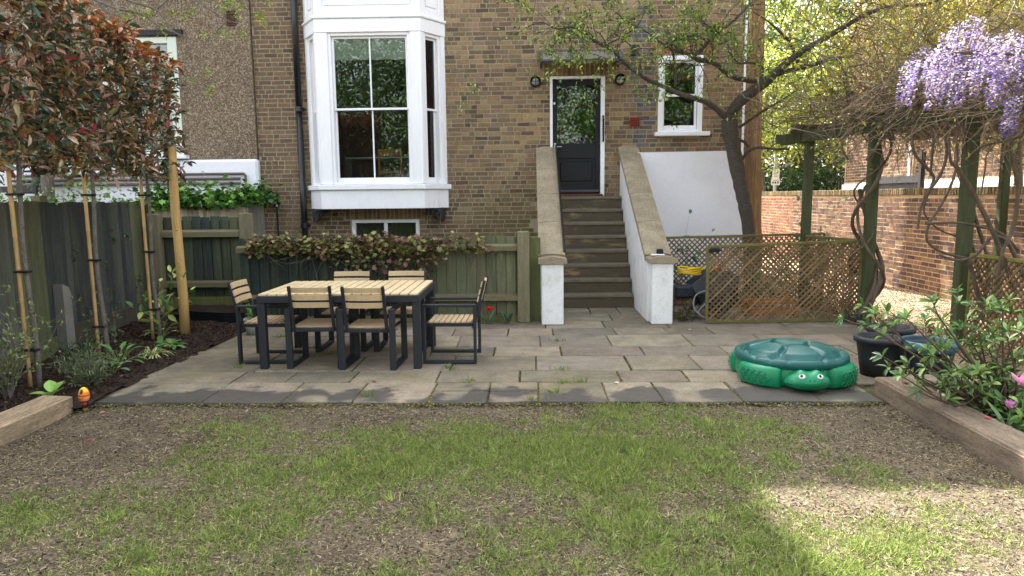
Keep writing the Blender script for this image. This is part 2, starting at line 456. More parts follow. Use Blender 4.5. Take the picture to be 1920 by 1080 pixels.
# scattered gravel stones
n = 9000
gx = RNG.uniform(4.3, 6.5, n); gy = RNG.uniform(7.0, 14.5, n)
gp = np.stack([gx, gy, RNG.uniform(-.02, .006, n)], 1)
OCT = ([(1, 0, 0), (-1, 0, 0), (0, 1, 0), (0, -1, 0), (0, 0, .7), (0, 0, -.7)],
       [(0, 2, 4), (2, 1, 4), (1, 3, 4), (3, 0, 4), (2, 0, 5), (1, 2, 5), (3, 1, 5), (0, 3, 5)])
go = scatter('gravel', *OCT, gp, frames(RNG.normal(size=(n, 3))), RNG.uniform(.007, .016, (n, 3)),
             pal(n, [S(205, 180, 150), S(170, 138, 108), S(140, 108, 84), S(226, 206, 180), S(120, 100, 84)]), m_earth)
tag(go, 'loose pale brown gravel spread over the driveway', 'gravel')

# clods of soil in the two beds
def clods(name, label, xr, yr, n, z0, zs):
    p = np.stack([RNG.uniform(*xr, n), RNG.uniform(*yr, n), np.zeros(n)], 1)
    p = p[~((p[:, 0] < 0) & (p[:, 1] < 5.42) & (p[:, 0] > -4.0)) & ~((p[:, 0] > 0) & (p[:, 0] < 3.18))]; n = len(p)
    p[:, 2] = [z0 + .05 * vnoise((a, b_, 3.1), 1.4) + .03 * vnoise((a, b_, 9.7), 8.4) for a, b_ in p[:, :2]]
    o = scatter(name, *OCT, p, frames(RNG.normal(size=(n, 3))), RNG.uniform(.006, .03, (n, 3)),
                pal(n, [S(50, 39, 32), S(38, 30, 26), S(70, 56, 46), S(92, 74, 58)], (4, 4, 2, .5)), m_earth)
    return tag(o, label, 'soil')
clods('soil_clods', 'dark crumbly soil in the bed along the left fence', (-5.5, -3.64), (4.2, 9.9), 7000, .0, 1)
clods('soil_clods', 'dark crumbly soil inside the raised sleeper bed', (3.0, 4.7), (2.6, 5.8), 3000, .03, 1)

# ------------------------------------------------------------------ patio of stone slabs
m_joint = M('sandy_joint', S(60, 54, 40), .95, .2, 4, 60, .3, .8, .01, stains=((3, .48, .66, .7, S(98, 100, 44)),))
m_slab, nt, b = new_mat('york_stone'); k = NT(nt)
c = k.attr()
c = k.scale(c, k.mr(k.noise(3.4, 8, .7), .3, .7, .68, 1.3))
c = k.scale(c, k.mr(k.noise(40, 5, .8), .3, .7, .74, 1.24))
c = k.mix(k.mr(k.noise(1.3, 5, .6), .5, .72, 0, .45), c, S(98, 92, 60))                  # algae bloom
c = k.mix(k.mr(k.noise(70, 3, .6), .66, .72, 0, .6), c, S(168, 164, 146))                 # lichen flecks
c = k.mix(k.mr(k.noise(2.6, 7, .7, dist=.5), .52, .68, 0, .5), c, S(150, 132, 106))
c = k.mix(k.mr(k.noise(6.5, 7, .75), .54, .68, 0, .55), c, S(82, 75, 64))
xyz = k.sep()
edge = k.math('ADD', xyz[1], k.mr(k.noise(1.7, 5, .6), .3, .7, -.32, .32))
wet = k.mr(edge, 5.78, 5.86, 1, 0)
wet = k.math('MULTIPLY', wet, k.mr(k.noise(2.6, 3, .5), .36, .46, 0, 1))
c = k.mix(k.math('MULTIPLY', wet, .85), c, S(60, 58, 57))                                  # damp strip along the lawn
k.l(c, b.inputs['Base Color']); b.inputs['Specular IOR Level'].default_value = .3
k.l(k.mr(wet, 0, 1, .85, .5), b.inputs['Roughness'])
k.l(k.bump(k.noise(14, 8, .75), .9, .014), b.inputs['Normal'])
patio = sheet('patio', -3.66, 4.12, 5.47, 10.4, -.022, m_joint, 40, 30, .006, 2)
SLABC = [S(124, 115, 101), S(132, 122, 106), S(114, 107, 95), S(138, 126, 110), S(110, 103, 89), S(126, 118, 102)]
slab_objs = []
joints = []
def slab(x0, x1, y0, y1, clipL=None):
    g = rnd(.004, .009); col = jc(random.choice(SLABC), .17, .04)
    if y0 < 6.4 or x1 < -1.5: col = mixc(col, S(116, 108, 84), .3)
    mb = MB(); mb.box(((x0 + x1) / 2, (y0 + y1) / 2, -.025 + rnd(-.004, .004)), (x1 - x0 - 2 * g, y1 - y0 - 2 * g, .05), col,
                      Matrix.Rotation(rnd(-.006, .006), 3, 'Z') @ Matrix.Rotation(rnd(-.006, .006), 3, 'X') @ Matrix.Rotation(rnd(-.006, .006), 3, 'Y'), b=.008, jit=.0035)
    o = mb.build('paving_slab', m_slab, patio); slab_objs.append(o)
    joints.append((x0, x1, y0, y1))
def row(y0, y1, x0, x1, wr=(.45, .95)):
    x = x0
    while x < x1 - .02:
        wd = rnd(*wr)
        if x + wd > x1 - .3: wd = x1 - x
        if y1 - y0 > .52 and wd < .7 and random.random() < .4:
            ym = y0 + (y1 - y0) * rnd(.4, .6)
            slab(x, x + wd, y0, ym); slab(x, x + wd, ym, y1)
        else: slab(x, x + wd, y0, y1)
        x += wd
random.seed(21)
fx = [-3.66, -2.72, -2.06, -1.47, -.85, -.36, .06, .63, 1.07, 1.72, 2.34, 2.84]
for a, b_ in zip(fx[:-1], fx[1:]):
    if b_ - a < .5: slab(a, b_, 5.47, 5.8); slab(a, b_, 5.8, 6.08)
    else: slab(a, b_, 5.47, 6.08)
slab(2.84, 3.5, 5.98, 6.5); slab(3.5, 4.12, 5.98, 6.5)
row(6.08, 6.5, -3.66, 2.84); row(6.5, 7.12, -3.66, 4.12, (.55, 1.0)); row(7.12, 7.58, -3.66, 4.12); row(7.58, 8.2, -3.66, 4.12, (.55, 1.0))
row(8.2, 8.68, -3.66, 4.12); row(8.68, 9.2, -3.7, 4.12); row(9.2, 9.68, .4, 1.9, (.4, .7)); row(9.68, 10.32, .4, 1.7, (.4, .7))
row(9.2, 10.3, 1.9, 4.1, (.6, 1.0)); row(9.2, 10.3, -3.7, .4, (.6, 1.0))

# moss and weeds in the joints
n = 2600; pts = []
while len(pts) < n:
    x0, x1, y0, y1 = random.choice(joints)
    if random.random() < .5: p = (rnd(x0, x1), y0 + rnd(-.013, .013))
    else: p = (x0 + rnd(-.013, .013), rnd(y0, y1))
    if p[1] < 5.5: continue
    if vnoise((p[0], p[1], 0), 1.6) + (6.4 - p[1]) * .28 > rnd(-.1, .5): pts.append((p[0], p[1], -.012))
pts = np.array(pts)
mo = scatter('joint_moss', *OCT, pts, frames(RNG.normal(size=(n, 3))), RNG.uniform(.006, .016, (n, 3)),
             pal(n, [S(104, 98, 46), S(88, 90, 48), S(126, 110, 50), S(78, 78, 50), S(86, 74, 54)]), m_earth)
tag(mo, 'yellow green moss filling joints between the paving slabs', 'moss')
tufts = [(448, 690), (880, 715), (1052, 693), (1040, 735), (1058, 718), (523, 632), (1048, 640), (1090, 716), (840, 690), (1000, 750), (690, 742)]
tp = []; td = []
for px, py in tufts:
    g = G(px, py)
    for i in range(34): tp.append((g.x + random.gauss(0, .035), g.y + random.gauss(0, .02), -.01)); td.append((random.gauss(0, .5), random.gauss(0, .5), 1))
n = len(tp)
wo_ = scatter('weed_tufts', *BLADE, np.array(tp), frames(np.array(td), RNG.uniform(0, 6.3, n)),
              np.stack([RNG.uniform(.005, .009, n), RNG.uniform(.03, .08, n), RNG.uniform(.03, .08, n)], 1),
              pal(n, [S(104, 128, 52), S(130, 150, 66)]), m_grass)
tag(wo_, 'small green weeds sprouting between the paving slabs', 'weeds')
wp_ = []   # a few fallen leaves and petals, one object each
LC = [S(150, 84, 70), S(176, 60, 62), S(190, 168, 140), S(134, 92, 60), S(208, 200, 178)]
def fallen(name, label, px, py, s, col, z=.004, cat='leaf'):
    g = G(px, py); mb = MB(); a = rnd(0, 6.28)
    ring = [(0, 0, 0), (.3, .3, .12), (.34, .62, .16), (0, 1, .05), (-.34, .62, .16), (-.3, .3, .12)]
    m4 = Matrix.Translation((g.x, g.y, z)) @ Matrix.Rotation(a, 4, 'Z') @ Matrix.Scale(s, 4)
    pts_ = [m4 @ Vector(q) for q in ring] + [m4 @ Vector((0, .5, .02))]
    nb = len(mb.v); mb.v += [tuple(q) for q in pts_]
    for i in range(6): mb.f.append((nb + i, nb + (i + 1) % 6, nb + 6)); mb.c.append(col)
    tag(mb.build(name, m_leaf), label, cat, 'fallen leaves on the ground')
fallen('fallen_leaf', 'dry reddish leaf lying on the slabs in front of table', 700, 714, .06, LC[0])
fallen('fallen_leaf', 'red petal on the soil beside the patio edge', 323, 658, .06, S(200, 40, 60), .05)
fallen('fallen_leaf', 'dark red leaf lying on the thin lawn near sleeper', 167, 826, .06, S(120, 34, 36), .0)
fallen('fallen_leaf', 'pinkish leaf on the lawn edge close to the ornament', 186, 775, .05, S(176, 110, 104), .0)
fallen('fallen_leaf', 'pale petal on the slabs right of the table', 1150, 718, .06, S(214, 206, 190))
fallen('fallen_leaf', 'pale dry leaf in front of the trellis gate', 1295, 618, .08, S(210, 198, 176))
fallen('fallen_leaf', 'orange dry leaf near the front of the patio', 357, 735, .05, S(176, 112, 62))
fallen('fallen_leaf', 'brown leaf on top of the right sleeper', 1702, 748, .07, S(120, 82, 66), .135)
fallen('fallen_leaf', 'pink petal on the right sleeper near the tulip', 1842, 817, .05, S(190, 60, 80), .135)

# ------------------------------------------------------------------ grass of the lawn
def gdens(x, y):
    d = .37 + .50 * vnoise((x, y, 5), .85) + .50 * vnoise((x, y, 8), 2.3) + .50 * vnoise((x, y, 2), 6) + .35 * vnoise((x, y, 4), 15)
    d -= .62 * max(0, 1 - (5.46 - y) / .6) * (.6 + .5 * vnoise((x, 1, 2), 1.5))    # worn strip by the patio
    d -= .72 * max(0, min(1, (-x - 2.0) / 1.0)) * max(0, min(1, (y - 3.5) / .8))      # bare corner, left
    d -= .75 * max(0, min(1, (x - 1.6) / .7)) * max(0, min(1, (y - 3.9) / .5))        # bare corner, right
    d -= .5 * max(0, min(1, (x - 1.7) / .7)) * max(0, min(1, (4.2 - y) / .5))  # grass thinned here so the sunlit patch reads brighter
    d += .4 * math.exp(-((x - .4) ** 2 / 1.0 + (y - 4.4) ** 2 / .5))
    d += .35 * math.exp(-((x + .9) ** 2 / 1.6 + (y - 4.5) ** 2 / .15))
    d -= .9 * math.exp(-((x + .75) ** 2 / .12 + (y - 3.15) ** 2 / .02))
    d += .45 * math.exp(-((x - .9) ** 2 / .8 + (y - 3.0) ** 2 / .3))
    return d
gp = []; gd = []; gs = []; gc = []
GC = [np.array(S(114, 130, 66)), np.array(S(132, 148, 76)), np.array(S(100, 114, 62)), np.array(S(142, 160, 80)), np.array(S(168, 168, 108))]
tries = 300000
xs = RNG.uniform(-3.7, 2.86, tries); ys = 2.55 + (5.47 - 2.55) * RNG.uniform(0, 1, tries)
thr = RNG.uniform(0, 1.05, tries)
for x, y, t in zip(xs, ys, thr):
    d = gdens(x, y)
    if d > t:
        gp.append((x, y, -.035)); gs.append((rnd(.0035, .006), (.014 + .026 * max(0, min(1, d))) * rnd(.55, 1.6)))
        c_ = GC[0] if random.random() < .35 else GC[1] if random.random() < .55 else random.choice(GC)
        gc.append(c_ * rnd(.6, 1.45))
gp = np.array(gp); n = len(gp)
for q in gp: q[2] = -.032 + .018 * vnoise((q[0], q[1], 3.1), .9) + .012 * vnoise((q[0], q[1], 9.7), 5.4)
gd = np.stack([RNG.normal(0, .75, n), RNG.normal(0, .75, n), RNG.uniform(.45, 1.1, n)], 1)
gs = np.array(gs)
go = scatter('grass', *BLADE, gp, frames(gd, RNG.uniform(0, 6.3, n)), np.stack([gs[:, 0], gs[:, 1], gs[:, 1]], 1), np.array(gc), m_grass)
tag(go, 'thin patchy green grass of the lawn', 'grass')
tp = []; td = []; tl_ = []; tc_ = []          # longer scattered tufts
for _ in range(330):
    x, y = rnd(-3.5, 2.7), rnd(2.6, 5.3)
    if gdens(x, y) < rnd(0, .9): continue
    c_ = random.choice(GC[:4]) * rnd(.8, 1.35); lean = (random.gauss(0, .4), random.gauss(0, .4))
    for _ in range(random.randint(8, 26)):
        tp.append((x + random.gauss(0, .025), y + random.gauss(0, .025), -.03)); td.append((lean[0] + random.gauss(0, .5), lean[1] + random.gauss(0, .5), 1)); tl_.append(rnd(.035, .075)); tc_.append(c_ * rnd(.8, 1.2))
n = len(tp); tl_ = np.array(tl_)
to_ = scatter('grass_tufts', *BLADE, np.array(tp), frames(np.array(td), RNG.uniform(0, 6.3, n)), np.stack([RNG.uniform(.0035, .006, n), tl_, tl_], 1), np.array(tc_), m_grass)
tag(to_, 'longer tufts of grass standing in the lawn', 'grass')
n = 90000     # dead straw and thatch lying in the bare patches
tp = np.stack([RNG.uniform(-3.7, 2.86, n), 2.55 + 2.92 * RNG.uniform(0, 1, n), np.zeros(n)], 1)
keep = np.array([vnoise((a, b_, 12), 1.7) + vnoise((a, b_, 15), 5) * .6 > rnd(-.8, .4) for a, b_ in tp[:, :2]]); tp = tp[keep]; n = len(tp)
for q in tp: q[2] = -.024 + .018 * vnoise((q[0], q[1], 3.1), .9) + .012 * vnoise((q[0], q[1], 9.7), 5.4)
td = np.stack([RNG.normal(0, 1, n), RNG.normal(0, 1, n), RNG.uniform(-.05, .35, n)], 1)
ln = RNG.uniform(.010, .034, n)
th = scatter('straw', *BLADE, tp, frames(td, RNG.uniform(0, 6.3, n)), np.stack([RNG.uniform(.003, .0055, n), ln, ln], 1),
             pal(n, [S(158, 144, 110), S(136, 122, 94), S(106, 94, 74), S(76, 66, 54), S(182, 170, 136)]), m_grass)
tag(th, 'dry tan straw and thatch lying on the lawn', 'straw')

n = 3000      # crumbs of soil and turf creeping over the patio edge
ep = np.stack([RNG.uniform(-3.66, 2.84, n), 5.465 + RNG.normal(0, .022, n), RNG.uniform(-.04, -.012, n)], 1)
eo = scatter('edge_crumbs', *OCT, ep, frames(RNG.normal(size=(n, 3))), RNG.uniform(.005, .017, (n, 3)), pal(n, [S(92, 80, 62), S(112, 98, 76), S(116, 118, 66), S(78, 68, 54), S(104, 110, 62)]), m_earth)
tag(eo, 'crumbled soil and turf along the front edge of the patio', 'soil')
n = 14000     # dark and pale crumbs over the worn lawn
ep = np.stack([RNG.uniform(-3.7, 2.86, n), RNG.uniform(2.6, 5.45, n), np.zeros(n)], 1)
ep[:, 2] = [-.03 + .018 * vnoise((a, b_, 3.1), .9) + .012 * vnoise((a, b_, 9.7), 5.4) for a, b_ in ep[:, :2]]
eo = scatter('soil_crumbs', *OCT, ep, frames(RNG.normal(size=(n, 3))), RNG.uniform(.003, .011, (n, 3)), pal(n, [S(54, 44, 36), S(78, 66, 52), S(120, 104, 82), S(44, 37, 31)]), m_earth)
tag(eo, 'small crumbs of soil scattered over the lawn', 'soil')
# ------------------------------------------------------------------ timber sleepers
def sleeper(name, label, x0, x1, y0, y1, z0, z1, mat, col):
    mb = MB()
    mb.box(((x0 + x1) / 2, (y0 + y1) / 2, (z0 + z1) / 2), (x1 - x0, y1 - y0, z1 - z0), col, b=.012, jit=.006)
    tag(mb.build(name, mat), label, 'sleeper')
sleeper('timber_sleeper', 'pale weathered timber sleeper edging the left flower bed', -3.96, -3.71, 3.0, 5.36, -.06, .10, m_sleeper, S(150, 132, 106))
sleeper('timber_sleeper', 'long brown timber sleeper running along the right lawn edge', 2.87, 3.14, 1.6, 5.74, -.06, .125, m_sleeper, S(112, 98, 82))
sleeper('timber_sleeper', 'brown timber sleeper crossing behind the shrub by the pots', 3.15, 4.7, 5.62, 5.86, -.06, .12, m_sleeper2, S(122, 108, 90))
# ------------------------------------------------------------------ brickwork
def lay_bricks(u0, u1, z0, z1, holes, colf, to3, zs=.075, skip=None, sj=.0045, gap=.010, prob_h=.42):
    """bricks of a wall face; to3(u, z, out) -> point. returns list of (verts, faces, col, centre)"""
    out = []
    nc = int((z1 - z0) / zs)
    for c in range(nc):
        za = z0 + c * zs; zb = za + zs - gap
        wav = .006 * math.sin(c * 1.7)
        u = u0 - rnd(0, .2)
        # intervals free of holes at this course
        while u < u1:
            L = .1025 if random.random() < prob_h else .215
            a, b_ = u, u + L; u += L + gap
            a = max(a, u0); b_ = min(b_, u1)
            segs = [(a, b_)]
            for (ha, hb, hza, hzb) in holes:
                if zb > hza + .012 and za < hzb - .012:
                    ns = []
                    for (p, q) in segs:
                        if q <= ha or p >= hb: ns.append((p, q)); continue
                        if p < ha: ns.append((p, ha - .004))
                        if q > hb: ns.append((hb + .004, q))
                    segs = ns
            for (p, q) in segs:
                if q - p < .03: continue
                zc = (za + zb) / 2
                if skip and skip((p + q) / 2, zc): continue
                out.append(one_brick(p, q, za, zb, colf((p + q) / 2, zc), to3, sj))
    return out
def one_brick(p, q, za, zb, col, to3, sj=.003):
    pr = rnd(.001, .005); i = .003
    J = lambda: rnd(-sj, sj)
    f = [(p + i + J(), za + i + J()), (q - i + J(), za + i + J()), (q - i + J(), zb - i + J()), (p + i + J(), zb - i + J())]
    bk = [(p, za), (q, za), (q, zb), (p, zb)]
    v = [to3(a, z, pr + rnd(-.001, .001)) for a, z in f] + [to3(a, z, -.004) for a, z in bk]
    fs = [(0, 1, 2, 3), (4, 5, 1, 0), (5, 6, 2, 1), (6, 7, 3, 2), (7, 4, 0, 3)]
    return v, fs, col, ((p + q) / 2, (za + zb) / 2)
def place_bricks(lst, parent, mat, focus, count=300):
    lst.sort(key=lambda b_: focus(*b_[3]))
    for v, f, c, _ in lst[:count]:
        mesh_obj('brick', v, f, [c] * 5, mat, parent)
    mb = MB()
    for v, f, c, _ in lst[count:]:
        n = len(mb.v); mb.v += v
        for q in f: mb.f.append(tuple(i + n for i in q)); mb.c.append(c)
    if mb.f: mb.build('brickwork', mat, parent, kind='stuff')
def wall_cells(mb, us, zs, holes, to3, col=WHITE, reveal=.14, rcol=None):
    for a, b_ in zip(us[:-1], us[1:]):
        for c, d in zip(zs[:-1], zs[1:]):
            um, zm = (a + b_) / 2, (c + d) / 2
            if any(h[0] < um < h[1] and h[2] < zm < h[3] for h in holes): continue
            mb.poly([to3(a, c, 0), to3(b_, c, 0), to3(b_, d, 0), to3(a, d, 0)], col)
    for (a, b_, c, d) in holes:
        for (p, q) in (((a, c), (b_, c)), ((b_, c), (b_, d)), ((b_, d), (a, d)), ((a, d), (a, c))):
            mb.poly([to3(*p, 0), to3(*p, -reveal), to3(*q, -reveal), to3(*q, 0)], rcol or col)

# ------------------------------------------------------------------ the brick house
FY = 12.1
house = thing('brick_house', 'brown stock brick house with white bay window and dark back door', 'house', (0, FY, 0))
fx3 = lambda u, z, o: (u, FY - o, z)
H_BAY, H_BASE, H_DOOR, H_WIN = (-3.74, -1.48, 1.5, 5.6), (-3.13, -1.93, .45, 1.29), (.352, 1.278, 1.62, 3.66), (2.18, 2.925, 2.72, 3.975)
A_BASE, A_DOOR, A_WIN = (-3.22, -1.84, 1.29, 1.50), (.25, 1.39, 3.66, 3.885), (2.06, 3.05, 3.975, 4.2)
HOLES = [H_BAY, H_BASE, H_DOOR, H_WIN]
mb = MB()
TB = -1.87
us = sorted({-4.69, 3.67} | {h[i] for h in HOLES for i in (0, 1)}); zs = sorted({-.1, 9.15} | {h[i] for h in HOLES for i in (2, 3)})
wall_cells(mb, us, zs, HOLES, fx3)
# unseen massing shaped for the lawn's shade: tall left block, lower right, low rear
def wq(*p): mb.poly(p)
HT, HR, HB, YR = 12.5, 9.15, 5.0, 13.8
wq((-4.69, FY, HR), (TB, FY, HR), (TB, FY, HT), (-4.69, FY, HT)); wq((TB, FY, HB), (TB, 21, HB), (TB, 21, HT), (TB, FY, HT))
wq((-4.69, FY, HT), (TB, FY, HT), (TB, 21, HT), (-4.69, 21, HT)); wq((-4.69, 21, -.1), (TB, 21, -.1), (TB, 21, HT), (-4.69, 21, HT)); wq((-4.69, FY, -.1), (-4.69, 21, -.1), (-4.69, 21, HT), (-4.69, FY, HT))
wq((3.67, FY, -.1), (3.67, YR, -.1), (3.67, YR, HR), (3.67, FY, HR)); wq((TB, FY, HR), (3.67, FY, HR), (3.67, YR, HR), (TB, YR, HR)); wq((TB, YR, HB), (3.67, YR, HB), (3.67, YR, HR), (TB, YR, HR))
wq((3.67, YR, -.1), (3.67, 20.5, -.1), (3.67, 20.5, HB), (3.67, YR, HB)); wq((TB, YR, HB), (3.67, YR, HB), (3.67, 20.5, HB), (TB, 20.5, HB)); wq((TB, 20.5, -.1), (3.67, 20.5, -.1), (3.67, 20.5, HB), (TB, 20.5, HB))
wall = mb.build('wall', m_mortar, house)
PALB = [S(130, 109, 83), S(120, 100, 78), S(106, 90, 72), S(140, 118, 88), S(95, 82, 70), S(130, 106, 86), S(114, 98, 79), S(146, 125, 94), S(124, 105, 88)]
def colf(u, z):
    c = random.choice(PALB)
    if random.random() < .07: c = S(78, 67, 57)
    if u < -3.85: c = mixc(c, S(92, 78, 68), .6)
    if u > 2.95 or (u > 2.0 and z > 3.9) or (u > 1.85 and z < 2.75):
        if random.random() < .30: c = mixc(c, S(140, 102, 82), .5)
    if 1.77 < u < 2.14 and z > 2.3 and random.random() < .72: c = random.choice([S(96, 92, 96), S(84, 82, 88), S(112, 104, 104), S(104, 92, 88)])
    if -.35 < u < .3 and 2.55 < z < 3.05 and random.random() < .5: c = mixc(c, S(176, 150, 104), .5)
    if -1.5 < u < .35 and z < 2.0:
        t = min(1, (2.0 - z) / .9) * min(1, (u + 1.5) / .9) * (.65 + .6 * vnoise((u, z, 1), 2.5))
        c = mixc(c, S(96, 94, 46), max(0, min(.85, t)))
    c = mixc(c, S(122, 103, 80), .22) if not (1.77 < u < 2.14) else c
    k_ = 1 + .32 * vnoise((u, z * .5, 7), .9) + .14 * vnoise((u * 3, z * .5, 3), 1.0)
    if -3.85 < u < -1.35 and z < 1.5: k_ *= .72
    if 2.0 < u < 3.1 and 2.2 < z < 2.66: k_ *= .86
    return jc(tuple(v_ * k_ * 1.04 for v_ in c), .10, .04)
def skipf(u, z):
    return (1.74 < u < 3.6 and z < 2.3) or (.1 < u < 1.8 and z < 1.6)
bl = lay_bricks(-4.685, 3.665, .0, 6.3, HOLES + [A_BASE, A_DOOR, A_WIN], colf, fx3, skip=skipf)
def soldiers(a, red=.0):
    u = a[0]; r = []
    while u < a[1] - .03:
        c = random.choice(PALB)
        if random.random() < red: c = S(156, 100, 74)
        r.append(one_brick(u + .004, min(u + .072, a[1]), a[2] + .006, a[3] - .006, jc(mixc(c, S(120, 98, 60), .4), .15), fx3)); u += .078
    return r
bl += soldiers(A_BASE) + soldiers(A_DOOR) + soldiers(A_WIN, .7)
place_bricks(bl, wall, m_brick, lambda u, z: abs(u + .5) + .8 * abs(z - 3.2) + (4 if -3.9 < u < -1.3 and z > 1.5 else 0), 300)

# ---- bay window
bay = MB()
FACES = [((-3.80, 12.1), (-3.48, 11.62)), ((-3.48, 11.62), (-1.76, 11.62)), ((-1.76, 11.62), (-1.42, 12.1))]
def fbox(mb, fi, s0, s1, z0, z1, o0, o1, col=WHITE, b=0.0):
    A, B = Vector((*FACES[fi][0], 0)), Vector((*FACES[fi][1], 0)); d = (B - A).normalized(); nrm = Vector((d.y, -d.x, 0))
    c = A + d * ((s0 + s1) / 2) + nrm * ((o0 + o1) / 2); c.z = (z0 + z1) / 2
    mb.box(c, (s1 - s0, abs(o1 - o0), z1 - z0), col, Matrix((d, nrm * -1, Vector((0, 0, 1)))).transposed(), b)
def flen(fi): return (Vector(FACES[fi][1]) - Vector(FACES[fi][0])).length
OPEN = {0: (.10, .47), 1: (.20, 1.55), 2: (.10, .49)}
ZB, ZT = 1.89, 4.335
body = MB()
for fi in range(3):
    L = flen(fi); a, b_ = OPEN[fi]; ex = .012
    fbox(body, fi, -ex, a, ZB, ZT, -.10, 0, b=.004); fbox(body, fi, b_, L + ex, ZB, ZT, -.10, 0, b=.004)       # pilasters
    fbox(body, fi, -.006, L + .006, 1.485, 1.80, -.10, .012, b=.004)                                            # apron
    fbox(body, fi, -.004, L + .004, ZT, 4.545, -.10, .010, b=.004)                                              # fascia
    fbox(body, fi, 0, L, 4.60, 5.9, -.10, -.035)                                                                # panelled storey
    for (p, q, r, s_) in ((0, .13, 4.6, 5.9), (L - .13, L, 4.6, 5.9), (.13, L - .13, 4.6, 4.72), (.13, L - .13, 5.5, 5.9)):
        fbox(body, fi, p, q, r, s_, -.035, .0, b=.006)
    fbox(body, fi, .17, L - .17, 4.76, 5.46, -.035, -.018, b=.006)
PLAN = [(-3.80, 12.1), (-3.48, 11.62), (-1.76, 11.62), (-1.42, 12.1)]
for z, rev in ((1.50, True), (5.9, False), (4.60, True)):
    p = [(x, y, z) for x, y in PLAN]; body.poly(p if rev else p[::-1])
bayo = body.build('bay_window', m_frame, house)
sl = MB(); co = MB()
for fi in range(3):
    L = flen(fi)
    fbox(sl, fi, -.035, L + .035, 1.802, 1.885, -.10, .06, b=.008)
    fbox(co, fi, -.02, L + .02, 4.547, 4.598, -.10, .035, b=.012)
sl.build('sill', m_frame, bayo); co.build('cornice', m_frame, bayo)
for fi in range(3):
    a, b_ = OPEN[fi]; fr = MB()
    for (p, q, r, s_) in ((a, a + .05, ZB, ZT), (b_ - .05, b_, ZB, ZT), (a + .05, b_ - .05, ZT - .05, ZT), (a + .05, b_ - .05, ZB, ZB + .035)):
        fbox(fr, fi, p, q, r, s_, -.13, -.025, b=.005)
    fr.build('window_frame', m_frame, bayo)
    zm = 3.125
    for nm, r, s_, oo in (('upper_sash', zm - .02, ZT - .052, -.075), ('lower_sash', ZB + .037, zm + .02, -.115)):
        sh = MB(); wd = .035 if fi == 1 else .03; bot = .035 if nm == 'upper_sash' else .075
        top = .035
        p, q = a + .052, b_ - .052
        for (x0, x1, y0, y1) in ((p, p + wd, r, s_), (q - wd, q, r, s_), (p + wd, q - wd, s_ - top, s_), (p + wd, q - wd, r, r + bot)):
            fbox(sh, fi, x0, x1, y0, y1, oo - .035, oo, b=.004)
        if fi == 1:
            mx_ = (p + q) / 2; fbox(sh, fi, mx_ - .012, mx_ + .012, r + bot, s_ - top, oo - .03, oo - .003, b=.004)
        so = sh.build(nm, m_frame, bayo)
        halves = [(p + wd, q - wd)] if fi != 1 else [(p + wd, (p + q) / 2 - .012), ((p + q) / 2 + .012, q - wd)]
        for (x0, x1) in halves:
            pn = MB(); fbox(pn, fi, x0, x1, r + bot, s_ - top, oo - .022, oo - .018); pn.build('pane', m_glass, bayo)
for x0, sg in ((-3.72, 1), (-1.50, -1)):          # scrolled iron brackets under the bay
    bk = MB()
    bk.box((x0, 12.0, 1.38), (.06, .16, .22), b=.008)
    pr = [(0, 0), (.30, 0), (.29, -.05), (.22, -.075), (.17, -.06), (.15, -.11), (.09, -.13), (.06, -.20), (.0, -.225)]
    bk.prism([(x0 + sg * u, 1.48 + v) for u, v in pr], .05, Matrix(((1, 0, 0, 0), (0, 0, 1, 11.90), (0, 1, 0, 0), (0, 0, 0, 1))))
    for r_, cx, cz in ((.05, .075, 1.41), (.04, .16, 1.435), (.028, .235, 1.45)):
        bk.tube([(x0 + sg * (cx + r_ * (1 - t * .05) * math.cos(t * .6)), 11.885, cz + r_ * (1 - t * .05) * math.sin(t * .6)) for t in range(14)], .011, 6)
    bk.build('bracket', m_iron, bayo)
m_blind = M('blind_fabric', S(214, 216, 206), .8, .04, 3, 80, .05, .1, transl=.3)
bd = MB(); fbox(bd, 1, .22, .86, 3.94, 4.30, -.19, -.175); fbox(bd, 1, .87, 1.53, 3.94, 4.30, -.19, -.175)
fbox(bd, 1, .22, 1.53, 3.93, 3.96, -.20, -.17); bd.build('blind', m_blind, bayo)
bd = MB(); fbox(bd, 2, .12, .46, 3.80, 3.98, -.19, -.175); bd.build('blind', m_blind, bayo)

# ---- rooms behind the glass
m_room = M('room_wall', S(112, 106, 98), .9, .1, 2, 30, .05, 0)
m_floor = M('room_floor', S(92, 70, 50), .6, .2, 3, 30, .1, 0)
def room(x0, x1, y0, y1, z0, z1):
    r = MB()
    r.poly([(x0, y1, z0), (x1, y1, z0), (x1, y1, z1), (x0, y1, z1)]); r.poly([(x0, y0, z0), (x0, y1, z0), (x0, y1, z1), (x0, y0, z1)])
    r.poly([(x1, y0, z0), (x1, y1, z0), (x1, y1, z1), (x1, y0, z1)]); r.poly([(x0, y0, z1), (x1, y0, z1), (x1, y1, z1), (x0, y1, z1)])
    ro = r.build('room', m_room, house)
    f = MB(); f.poly([(x0, y0, z0), (x1, y0, z0), (x1, y1, z0), (x0, y1, z0)]); f.build('room_floor', m_floor, ro)
room(-4.3, -.9, 12.13, 16.2, 1.66, 4.9); room(.1, 1.6, 12.26, 16, 1.64, 4.2); room(1.9, 3.4, 12.26, 15, 1.66, 4.3)

